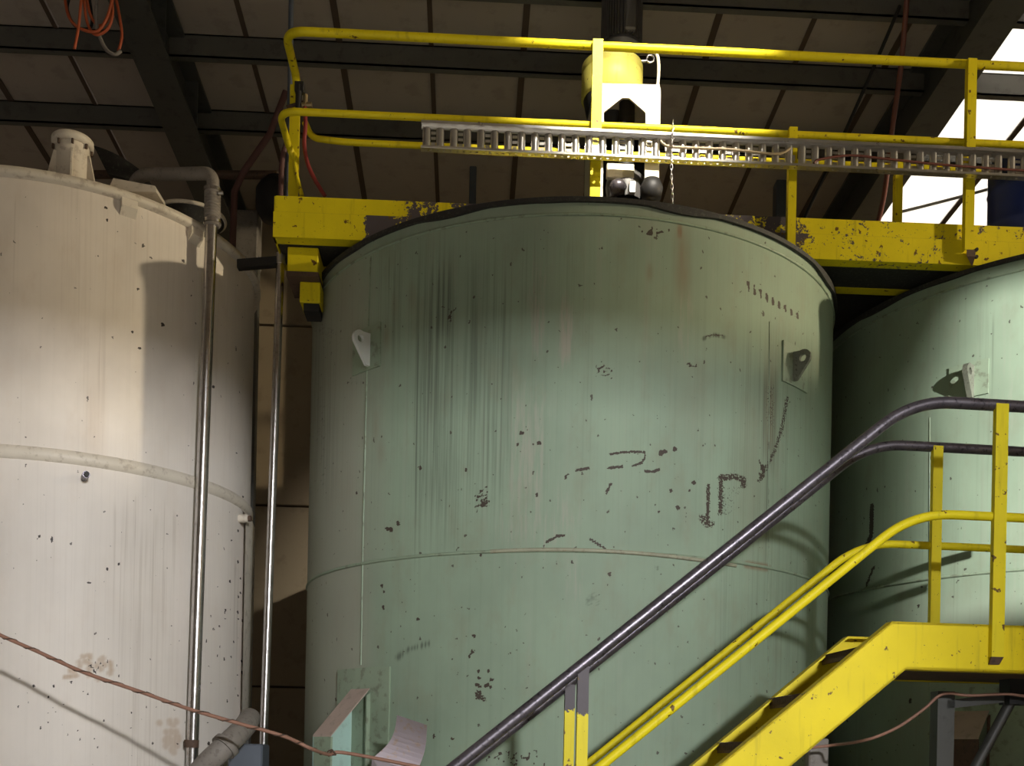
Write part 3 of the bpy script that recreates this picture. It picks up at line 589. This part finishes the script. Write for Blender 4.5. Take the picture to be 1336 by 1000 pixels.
def angle_post(name, x, y, z0, z1, w=.068, d=.05, th=.009, par=wk, mat='yellow_rail'):
    return MB().prism([(x-w/2, y, z0), (x+w/2, y, z0), (x+w/2, y+th, z0), (x-w/2+th, y+th, z0), (x-w/2+th, y+d, z0), (x-w/2, y+d, z0)], (0, 0, z1 - z0)).build(name, mat, par)
yp = YF - .058
angle_post('post', P(778.5, 150, yp).x, yp, P(778, 300, yp).z, zR + .012, .070)
angle_post('post', P(1034, 250, yp).x, yp, P(1034, 328, yp).z, zK + .02, .056)
pp = angle_post('post', P(1267, 200, yp).x, yp, P(1267, 326, yp).z, zR + .006, .062)
xx = P(1267, 330, yp).x; zz = P(1267, 326, yp).z
MB().prism([(xx-.031, yp, zz), (xx+.031, yp, zz), (xx+.031, YF-.012, zz), (xx+.031, YF-.012, zz-.05), (xx-.02, YF-.012, zz-.05), (xx-.031, yp, zz-.02)][:4], (0, 0, -.045)).build('post_foot', 'rust', pp)
for dy in (.02, -.03): MB().cyl((xx + .055, YF - .013, zz + dy), (xx + .055, YF - .03, zz + dy), .012, 8).build('bolt', 'black', wk)
MB().box((xl - .035, YB - .05, zM), (xl + .035, YB - .02, zR - .08)).build('post', 'yellow_rail', wk)
angle_post('post', P(1170, 260, YB).x, YB - .04, zM, zK2 + .02, .055)


# ------------------------------------------------------------------ cable tray
YT = 7.17
tl, tr_ = P(550, 165, YT), P(1336, 204, YT); slope = (tr_.z - tl.z) / (tr_.x - tl.x)
H = P(552, 163, YT).z - P(552, 198, YT).z; xe = 6.3
tray = thing('cable_tray', tl, 'galvanised perforated cable tray fixed along the front of the yellow guardrail', 'cable tray')
tz = lambda x: tl.z + .012 + slope * (x - tl.x)
def tpiece(name, x0, x1, y0, y1, a, b, par=tray, mat='galv', bev=0):
    return MB().hexa([(x0,y0,tz(x0)+a),(x1,y0,tz(x1)+a),(x1,y1,tz(x1)+a),(x0,y1,tz(x0)+a),(x0,y0,tz(x0)+b),(x1,y0,tz(x1)+b),(x1,y1,tz(x1)+b),(x0,y1,tz(x0)+b)]).build(name, mat, par, bev)
tpiece('top_flange', tl.x, xe, YT - .05, YT, -.003, .0); tpiece('top_lip', tl.x, xe, YT - .052, YT - .049, -.016, .002)
tpiece('web_strip', tl.x, xe, YT, YT + .003, -.03, 0); tpiece('web_strip', tl.x, xe, YT, YT + .003, -H, -H + .018)
tpiece('bottom_lip', tl.x, xe, YT - .053, YT - .050, -H, -H + .014)
mb = MB(); x = tl.x; hp = .0437                                     # bottom flange with a row of round holes
while x < xe - hp:
    c = Vector((x + hp/2, YT - .025, 0)); inner, outer = [], []
    for k in range(8):
        q = 2*PI*k/8 + PI/8; inner.append((c.x + .009*math.cos(q), c.y + .009*math.sin(q)))
        m_ = max(abs(math.cos(q)) / (hp/2), abs(math.sin(q)) / .025); outer.append((c.x + math.cos(q)/m_, c.y + math.sin(q)/m_))
    cor = [(x + hp, YT), (x, YT), (x, YT - .05), (x + hp, YT - .05)]
    vs = [(a, b, tz(a) - H) for a, b in inner + outer + cor]
    fs = [(k, (k+1) % 8, 8 + (k+1) % 8, 8 + k) for k in range(8)] + [(8, 9, 16), (10, 11, 17), (12, 13, 18), (14, 15, 19)]
    mb.add(vs, [tuple(reversed(f)) for f in fs]); x += hp
o = mb.build('perforated_flange', 'galv', tray); o['kind'] = 'stuff'
sd = o.modifiers.new('solid', 'SOLIDIFY'); sd.thickness = .002
mb = MB(); hh = H - .03; n = 8
vs = []
for j in (0, 1):
    for k in range(n + 1):
        q = PI * k / n; vs.append((-.021 * math.cos(q), -.016 * math.sin(q), -.022 - hh * j * .98))
mb.add(vs, [(k, n + 1 + k, n + 2 + k, k + 1) for k in range(n)], True); mb.add(vs[:n+1], [tuple(reversed(range(n+1)))]); mb.add(vs[n+1:], [tuple(range(n+1))])
mb.box((-.026, 0, -.022 - hh), (.026, .003, -.02))
rung0 = mb.build('rung', 'galv', tray, origin=(0, 0, 0)); rung0.location = (0, 0, 0)
mb = MB()
for z in (-.052, -.088, -.124): mb.box((-.016, 0, z - .009), (.016, .003, z + .009))
lad0 = mb.build('ladder_web', 'galv', tray, origin=(0, 0, 0)); pitch = .0905; i = 0; x = tl.x + .035
while x < xe:
    o = rung0 if i == 0 else rung0.copy(); q = None
    if i: C.objects.link(o)
    o.location = (x - tl.x, 0, tz(x) - tl.z)
    if i % 2 == 0:
        q = lad0 if i == 0 else lad0.copy()
        if i: C.objects.link(q)
        q.location = (x + pitch/2 - tl.x, 0, tz(x) - tl.z)
    x += pitch; i += 1
for px in (778.5, 1034, 1267): xx = P(px, 190, YT).x; MB().box((xx - .02, YT + .003, tz(xx) - .12), (xx + .02, yp, tz(xx) - .08)).build('mounting_clip', 'galv', tray)
yc = YT - .028
tag(MB().tube(spline([P(862, 184, yc), P(866, 188, yc), P(880, 192, yc), P(950, 195, yc), P(1005, 201, yc), P(1022, 199, yc), P(1031, 193, yc)], 6), .009, 8).build('tan_cable', 'tan'), 'tan cable lying along the middle of the galvanised tray', 'cable')
tag(MB().tube(spline([P(1062, 213, yc), P(1070, 208, yc), P(1110, 203, yc), P(1160, 208, yc), P(1240, 216, yc), P(1340, 223, yc), P(1400, 226, yc)], 6), .008, 8).build('red_cable', 'redcable'), 'dark red cable lying in the tray near the blue drum', 'cable')

# ------------------------------------------------------------------ mixer drive
YM = 8.30; ms = YM / F
mc = P(811, 47, YM - .15); gc = P(799, 86, YM - .23); mc.x = P(811, 45, YM).x; gc.x = P(799, 84, YM).x
mx = thing('mixer_drive', (gc.x, YM, EYE + 3.55), 'vertical mixer drive with finned dark motor and yellow gear housing on white frame', 'motor')
z = mc.z
MB().lathe((mc.x, YM, z), [(20*ms, -10*ms), (26*ms, -2*ms), (26*ms, 0), (23*ms, 3*ms), (23*ms, .62), (20*ms, .70), (.001, .72)], 40).build('motor_body', 'motor', mx)
mb = MB()
for k in range(44):
    q = 2*PI*k/44; d = Vector((math.cos(q), math.sin(q), 0)); e = Vector((-d.y, d.x, 0)) * .003; c0 = Vector((mc.x, YM, z))
    a, b = c0 + d*22*ms, c0 + d*27*ms
    mb.hexa([a - e + UP*.03, b - e + UP*.03, b + e + UP*.03, a + e + UP*.03, a - e + UP*.6, b - e + UP*.6, b + e + UP*.6, a + e + UP*.6])
mb.build('cooling_fins', 'motor', mx)['kind'] = 'stuff'
tb = P(822, 25, YM - .15); MB().box((tb.x - .045, tb.y - .03, tb.z - .09), (tb.x + .045, tb.y + .04, tb.z + .2)).build('terminal_box', 'motor', mx, bevel=.012)
zg = gc.z
MB().lathe((gc.x + .04, YM, zg), [(24*ms, 19*ms), (31*ms, 21*ms), (31*ms, 26*ms), (17*ms, 33*ms), (16*ms, 36*ms)], 40).build('adapter_flange', 'cream', mx)
MB().lathe((gc.x, YM, zg), [(36*ms, -22*ms), (40*ms, -20*ms), (40*ms, 10*ms), (39*ms, 12*ms), (40*ms, 13*ms), (40*ms, 22*ms), (36*ms, 24*ms), (22*ms, 24*ms)], 56).build('gear_housing', 'yellow_pale', mx)
MB().lathe((gc.x, YM, zg), [(14*ms, -70*ms), (20*ms, -60*ms), (33*ms, -40*ms), (37*ms, -22*ms)], 40).build('gear_lower_bowl', 'black', mx)
eb = P(846, 77, YM - .1); MB().tube([P(836, 80, YM - .1), P(843, 80, YM - .1)], .012, 8).build('lifting_eye_stem', 'steel', mx)
ring_pts = [eb + (RT * math.cos(2*PI*k/20) + UP * math.sin(2*PI*k/20)) * .028 + RT*.015 for k in range(21)]; MB().tube(ring_pts, .009, 8, False).build('lifting_eye', 'steel', mx)
YL = 7.86
MB().tube(spline([P(853, 66, YL+.02), P(858, 74, YL+.02), P(859.5, 90, YL+.02), P(858, 112, YL+.02)], 5), .012, 10).build('conduit_loop', 'cream', mx)
# lantern frame: front plate with a clipped opening, sides, back
lf = thing('lantern_frame', (mx.location.x, YM, EYE + 3.55)); lf.parent = None
bpy.data.objects.remove(lf)
Lp = lambda x, y: P(x, y, YL)
xa0, xa1 = Lp(774, 200).x, Lp(861, 200).x; zb_ = EYE + 3.50
fr = MB()
th = (0, .018, 0)
fr.prism([Lp(774, 108.5), Lp(861, 110.5), Lp(861, 129), Lp(774, 127)], th)
rc = lambda x: Lp(x, 200).x
fr.prism([Lp(774, 127), Lp(812, 127.8), Lp(788, 146), (rc(788), YL, zb_), (xa0, YL, zb_)], th)
fr.prism([Lp(861, 129), (xa1, YL, zb_), (rc(842.5), YL, zb_), Lp(842.5, 147), Lp(821, 128)], th)
f_ = fr.build('lantern_frame', 'cream', mx)
ztp = Lp(817, 110).z
MB().box((xa0, YL + .018, zb_), (xa0 + .018, YL + .60, ztp)).build('frame_side', 'cream', f_); MB().box((xa1 - .018, YL + .018, zb_), (xa1, YL + .60, ztp)).build('frame_side', 'cream', f_)
MB().box((xa0, YL + .018, ztp - .02), (xa1, YL + .60, ztp)).build('frame_top', 'cream', f_); MB().box((xa0, YL + .60, zb_), (xa1, YL + .62, ztp)).build('frame_back', 'black', f_)
sc_ = P(816, 240, YL + .2)
MB().cyl((sc_.x, sc_.y, zb_), (sc_.x, sc_.y, ztp - .02), .06, 20).build('drive_shaft', 'black', mx)
MB().lathe((sc_.x, sc_.y, sc_.z), [(.13, -.15), (.15, -.03), (.14, .03), (.10, .07), (.06, .08)], 28).build('gland_housing', 'motor', mx)
MB().box((Lp(793, 218).x, YL + .05, Lp(793, 226).z), (Lp(829, 218).x, YL + .10, Lp(793, 207).z)).build('seal_guard', 'cream', mx, bevel=.006)
gb = P(806, 244, YL + .03)
MB().lathe(gb, [(.001, -.05), (.05, -.04), (.068, 0), (.05, .035), (.001, .045)], 18).build('greasy_gland_nut', 'raw', mx)
MB().box((Lp(822, 240).x, YL + .02, Lp(822, 249).z), (Lp(830, 240).x, YL + .06, Lp(822, 234).z)).build('grease_fitting', 'galv', mx, bevel=.004)
MB().lathe(P(850, 246, YL - .03), [(.001, -.09), (.07, -.08), (.085, 0), (.06, .06), (.001, .075)], 16).build('greased_bearing', 'black', mx)
MB().box((xa0 - .06, YL - .04, EYE + 3.46), (xa1 + .06, YL + .66, zb_)).build('base_plate', 'motor', mx, bevel=.006)
# chain
mb = MB(); y = 160; k = 0; yk = YT - .07
while y < 276:
    c = P(877 + math.sin(y * .05) * 1.0, y, yk); e = Vector((1, 0, 0)) if k % 2 else Vector((.35, .94, 0))
    mb.tube([c + e *   .009 * math.cos(2*PI*j/10) + UP * .019 * math.sin(2*PI*j/10) for j in range(11)], .003, 5, False); y += 6.4; k += 1
tag(mb.build('hanging_chain', 'steel'), 'short steel chain hanging over the cable tray beside the mixer', 'chain')

# ------------------------------------------------------------------ staircase and landing
PH = math.radians(6); U = RT * math.cos(PH) + FW * math.sin(PH); N = FW * math.cos(PH) - RT * math.sin(PH); S0 = W(1.92, 5.1, 0)
def uv(px, py, off=0.0):
    r = ray(px, py); t = ((S0 - O).dot(N) + off) / r.dot(N); p = O + r * t; return (p - S0).dot(U), p.z
def S(s, z, off=0.0): q = S0 + U * s + N * off; q.z = z; return q
WD = .69
st = thing('staircase', S(-1.5, 0, WD / 2), 'yellow steel staircase with landing and worn dark handrail', 'staircase')
s0, z0 = uv(1164, 811); sb, zb = uv(1182, 874); sk, zk = uv(937, 1000); K = (z0 - zk) / (s0 - sk); sE = uv(1336, 815)[0] + 1.15
def stringer(off, d, dxs):
    s0_ = s0 + dxs; sb_ = sb + dxs; sF, sG = s0_ - z0 / K, sb_ - zb / K
    poly = [(s0_, z0), (sF, 0), (sG, 0), (sb_, zb), (sE, zb), (sE, z0)]
    mb = MB().prism([S(a, b, off) for a, b in poly], N * .010 * d)
    fl = .065 * d
    t_ = .012
    for (a, b), (c, e_), sg in (((s0_, z0), (sF, 0), -1), ((sb_, zb), (sG, 0), 1), ((s0_, z0), (sE, z0), -1), ((sb_, zb), (sE, zb), 1)):
        mb.prism([S(a, b, off), S(c, e_, off), S(c, e_ + sg*t_, off), S(a, b + sg*t_, off)], N * fl)
    return mb.build('stringer', 'yellow_stair', st)
sf, zf = uv(1100, 830, WD); stringer(0, 1, 0); stringer(WD, -1, sf - s0)
n0 = uv(1071, 856, WD); n1 = uv(1003, 915, WD); n2 = uv(935, 971, WD)
rise = (n0[1] - n2[1]) / 2; run = (n0[0] - n2[0]) / 2; zd = n0[1]
MB().prism([S(n0[0], zd, .012), S(sE, zd, .012), S(sE, zd, WD - .012), S(n0[0], zd, WD - .012)], UP * -.03).build('landing_deck', 'tread', st)
MB().prism([S(sb + .02, zb + .008, .07), S(sE, zb + .008, .07), S(sE, zb + .008, WD - .07), S(sb + .02, zb + .008, WD - .07)], UP * -.006).build('landing_shade_plate', 'rust', st)  # brown sheet added to paint in the shade under the landing
tr0 = None
for i in range(1, 10):
    if zd - rise * i < .12: break
    if tr0 is None:
        mb = MB(); a = n0[0] - run * i; z = zd - rise * i
        mb.prism([S(a, z, .012), S(a + .25, z, .012), S(a + .25, z, WD - .012), S(a, z, WD - .012)], UP * -.022)
        mb.prism([S(a, z, .012), S(a, z, WD - .012), S(a, z - .05, WD - .012), S(a, z - .05, .012)], U * .012)
        for k in range(30): o_ = .03 + k * (WD - .06) / 29; mb.prism([S(a - .006, z + .006, o_ - .006), S(a + .05, z + .006, o_ - .006), S(a + .05, z - .035, o_ - .006), S(a - .006, z - .035, o_ - .006)], N * .012)
        tr0 = mb.build('tread', 'tread', st, origin=S(a, z)); base = tr0.location.copy(); o = tr0
    else:
        o = tr0.copy(); C.objects.link(o); o.location = base - U * run * (i - 1) - UP * rise * (i - 1)
mb = MB(); 
mb.prism([S(n0[0], zd, .012), S(n0[0], zd, WD - .012), S(n0[0], zd - .05, WD - .012), S(n0[0], zd - .05, .012)], U * .012); mb.build('deck_nosing', 'tread', st)
# rails
ra, rb = uv(1196, 524), uv(600, 1000); KR = (ra[1] - rb[1]) / (ra[0] - rb[0]); end = -2.35
def rail(name, bend, right, off, rad, mat, drop):
    b_ = uv(*bend, off); r_ = uv(*right, off); e_ = b_[0] + (end - drop)
    zz_ = (b_[1] + r_[1]) / 2
    return MB().tube(rounded([S(sE, zz_, off), S(b_[0], zz_, off), S(e_, zz_ + KR * (e_ - b_[0]), off)], .2, 10), rad, 16).build(name, mat, st), b_[0], zz_
h1, hx1, hz1 = rail('handrail', (1192, 522), (1336, 532), 0, .028, 'raw', 0); h1['label'] = 'dark handrail with paint worn to bare steel'
rail('mid_rail', (1192, 669), (1336, 677), 0, .022, 'yellow_rail', 0)
h2, hx2, hz2 = rail('handrail', (1134, 578), (1336, 591), WD, .027, 'raw', 0); h2['label'] = 'dark rear handrail'
rail('mid_rail', (1124, 709), (1336, 717), WD, .021, 'yellow_rail', 0)
def post(s_, off, z0_, z1_, wd_=.062, th_=.03, wear=0):
    n_ = 14 if wear else 1; mb = MB(); vs = []
    for k in range(n_ + 1):
        z_ = z0_ + (z1_ - z0_) * k / n_; vs += [S(s_ - wd_/2, z_, off - th_), S(s_ + wd_/2, z_, off - th_), S(s_ + wd_/2, z_, off), S(s_ - wd_/2, z_, off)]
    fs = [(k*4 + j, k*4 + (j+1) % 4, k*4 + 4 + (j+1) % 4, k*4 + 4 + j) for k in range(n_) for j in range(4)]
    o = mb.add(vs, fs + [(3, 2, 1, 0), (n_*4, n_*4+1, n_*4+2, n_*4+3)]).build('post', 'yellow_rail', st)
    if wear: o.data.attributes.new('wear', 'FLOAT', 'POINT').data.foreach_set('value', [(1.5 if (v.co.z + gloc(o).z) > z1_ - wear else 0.0) for v in o.data.vertices])
    return o
s_, z_ = uv(1300, 866, -.02); p_ = post(s_, -.001, z_ + .03, hz1, .062)
MB().prism([S(s_ - .031, z_ + .03, -.03), S(s_ + .031, z_ + .03, -.03), S(s_ + .02, z_ - .005, -.012), S(s_ - .031, z_ - .005, -.012)], N * .011).build('post_foot', 'rust', p_)
s_, z_ = uv(1216.5, 812, WD); post(s_, WD, z_ - .05, hz2, .055)
s_, z_ = uv(760.5, 880); post(s_, .012, z_ - 1.15, hz1 + KR * (s_ - hx1) - .01, .052, .03, .20)
s_, z_ = uv(743, 890, WD); post(s_, WD, z_ - 1.15, hz2 + KR * (s_ - hx2) - .01, .052, .03, .15)
post(end + .15, .012, .28, hz1 + KR * (end + .15 - hx1), .055); 
# landing legs and bracing
bo = .40
lx = uv(1325, 890, bo)[0]
MB().prism([S(lx - .06, zb + .01, bo - .05), S(lx + .06, zb + .01, bo - .05), S(lx + .06, zb + .01, bo + .05), S(lx - .06, zb + .01, bo + .05)], UP * -.14).build('leg_head', 'black', st)
for s_, off in ((sE - .06, .02), (sE - .06, WD - .10)): MB().prism([S(s_ - .04, 0, off), S(s_ + .04, 0, off), S(s_ + .04, 0, off + .08), S(s_ - .04, 0, off + .08)], UP * (zb)).build('leg', 'rafter', st)
a = uv(1329, 897, bo); b = uv(1268, 1010, bo); dirv = (S(*b, bo) - S(*a, bo)); B2 = S(*a, bo) + dirv * 3.2
MB().tube([S(*a, bo), B2], .03, 4).build('brace', 'rafter', st)
a = uv(1236, 914, bo); b = uv(1326, 904, bo)
MB().prism([S(*a, bo), S(*b, bo), S(b[0], b[1] - .045, bo), S(a[0], a[1] - .045, bo)], N * .05).build('cross_bar', 'rafter', st)
c0, c1 = uv(1224, 902, bo), uv(1246, 902, bo)
MB().prism([S(c0[0], c0[1], bo), S(c1[0], c0[1], bo), S(c1[0], 0, bo), S(c0[0], 0, bo)], N * .08).build('leg', 'rafter', st)

q = D(1069, 964, 5.9)
tag(MB().box((q.x - .055, q.y, 0), (q.x + .055, q.y + .08, q.z)).build('short_steel_post', 'greypipe', bevel=.008), 'short grey-brown steel post standing under the stairs', 'post')

# ------------------------------------------------------------------ cables, hoses, small items
def cable(name, pts, d, r, mat, label, cat='cable', n=8):
    return tag(MB().tube(spline([D(x, y, dd if dd else d) for x, y, dd in pts], n), r, 8).build(name, mat), label, cat)
cd = 5.95
cb = thing('brown_cable', D(215, 912, cd), 'twisted brown cable sagging across the foot of the white tank', 'cable')
pts = [D(x, y, d_) for x, y, d_ in ((-60, 800, cd), (0, 829, cd), (50, 851, cd), (110, 878, cd), (180, 902, cd), (245, 925, cd), (310, 944, cd), (370, 961, cd), (405, 977, cd), (428, 985, cd + .25), (442, 982, cd + .3), (480, 988, cd + .3), (520, 996, cd + .3), (570, 1008, cd + .3), (640, 1040, cd + .3))]
path = spline(pts, 10)
MB().tube(path, .0105, 8).build('cable', 'copper', cb)
w = []
for i, p in enumerate(path[8:92]): w.append(p + UP * .012 * math.cos(i * 1.1) + FW * .012 * math.sin(i * 1.1))
MB().tube(w, .004, 5).build('twisted_wire', 'rust', cb)
knot = path[93]; kb = [knot + Vector((random.uniform(-.03, .03), random.uniform(-.015, .015), random.uniform(-.012, .025))) for _ in range(9)]
MB().tube(spline(kb, 5), .005, 6).build('wire_knot', 'rust', cb)
cable('thin_brown_cable', ((1040, 978, 5.7), (1085, 973, 5.75), (1130, 966, 0), (1170, 950, 0), (1205, 926, 0), (1224, 909, 0), (1240, 905, 0), (1265, 908, 0), (1312, 906, 0), (1340, 909, 0), (1400, 912, 0)), 5.48, .008, 'copper', 'thin brown cable looping under the stair landing to its frame')
Y2 = YB - .02
cable('maroon_hose', ((389, 140, 0), (384, 160, 0), (375, 183, 0), (369, 205, 0), (367, 228, 0), (366, 262, 0)), 7.90, .02, 'brownhose', 'maroon hose dropping behind the walkway end post', 'hose')
cable('red_hose', ((398, 140, 0), (398.5, 165, 0), (397, 188, 0), (401, 212, 0), (410, 233, 0), (424, 256, 0)), 7.62, .015, 'redhose', 'red rubber hose curving down onto the walkway end', 'hose')
vv = thing('air_valve', D(390, 128, 7.66), 'small black and brass air valve on the yellow end post', 'valve')
MB().tube([D(389, 146, 7.66), D(390, 112, 7.66)], .022, 12).build('valve_body', 'black', vv)
MB().box(tuple(D(384, 118, 7.64)), tuple(D(398, 112, 7.70))).build('valve_handle', 'black', vv, bevel=.004)
MB().tube([D(398, 142, 7.66), D(399, 124, 7.66)], .016, 12, True).build('brass_fitting', 'brass', vv)
MB().tube([D(394, 138, 7.66), D(407, 137, 7.66)], .02, 6).build('hex_nut', 'brass', vv)
MB().tube([D(374, 140, 7.67), D(400, 132, 7.67)], .012, 8).build('clip', 'rust', vv)
tag(MB().tube([D(382, -160, 7.95), D(378.5, 110, 7.95), D(374, 262, 7.95)], .019, 10).build('vertical_conduit', 'bluegrey'), 'slim blue-grey conduit rising past the left end of the walkway', 'conduit')
cbn = thing('cable_bundle', D(125, 5, 8.0), 'tangle of orange and grey cables hanging from the dark roof rafter', 'cable')
for k, (mt, pl) in enumerate((('orange', ((107, -8), (106, 0), (102, 38), (97, 64))), ('orange', ((85, -8), (85, 0), (90, 22), (104, 37), (126, 41), (139, 24), (146, 0), (146, -8))), ('orange', ((109, -8), (110, 5), (114, 30), (124, 45), (140, 38), (147, 18), (144, -8))), ('greypipe', ((127, -8), (126, 5), (126, 30), (130, 48), (139, 65), (150, 71), (158, 66))), ('orange', ((150, -8), (156, 22), (159, 48), (154, 68))), ('orange', ((112, -8), (118, 20), (130, 34), (142, 22), (148, -8))), ('black', ((92, -8), (88, 12), (97, 33), (112, 38), (120, 30), (116, -8))))):
    MB().tube(spline([D(x, y, 7.95 + .03 * k) for x, y in pl], 7), .011 if mt != 'greypipe' else .014, 8).build('cable', mt, cbn)
cable('black_drop_cable', ((1174, 8, 8.6), (1145, 76, 9.0), (1102, 173, 9.5), (1053, 277, 10.2), (1040, 310, 10.4)), 9, .016, 'black', 'black cable slanting down from the roof to behind the walkway')
cable('red_drop_pipe', ((1184, -10, 8.6), (1175, 90, 8.9), (1163, 176, 9.2), (1154, 252, 9.5), (1143, 300, 9.7)), 9, .022, 'redcable', 'dark red pipe hanging from the roof near the rafter', 'pipe')
cable('brace_rod', ((1170, 278, 0), (1245, 259, 0), (1345, 232, 0), (1420, 212, 0)), 10.0, .014, 'beam', 'thin grey brace rod crossing the bright bay', 'rod')
for px, y0, wpx, lab in ((1029, 105, 26, 'blue-grey steel post rising behind the walkway, pale strip on one edge'), (618, 186, 9, 'slim blue-grey steel post seen under the cable tray')):
    a = P(px, y0, 11.2); wv = wpx * 11.3 / F / 2
    pz = thing('steel_post', (a.x, 11.2, 0), lab, 'post')
    MB().box((a.x - wv, 11.2, 0), (a.x + wv, 11.35, a.z)).build('post_body', 'bluegrey', pz, bevel=.01)
    if wpx > 20: MB().box((a.x - wv - .02, 11.16, a.z - .26), (a.x - wv + .035, 11.2, a.z)).build('edge_strip', 'galv', pz)
dl = P(1300, 262, 7.42); dr = .20; dc = Vector((dl.x + dr + .02, 7.55, zM + .008))
dm = thing('blue_drum', dc, 'dark blue plastic drum standing on the walkway deck', 'drum')
MB().lathe(dc, [(.001, 0), (dr*.95, 0), (dr, .02), (dr, .22), (dr*1.03, .23), (dr, .245), (dr, .46), (dr*1.03, .47), (dr, .485), (dr, .66), (dr*.93, .70), (dr*.6, .71), (.001, .71)], 40).build('drum_body', 'blue', dm)
MB().lathe(dc + Vector((-.1, 0, .70)), [(.04, 0), (.04, .03), (.001, .03)], 16).build('bung', 'black', dm)
print('TRIS', sum(len(o.data.polygons) for o in bpy.data.objects if o.type == 'MESH'))
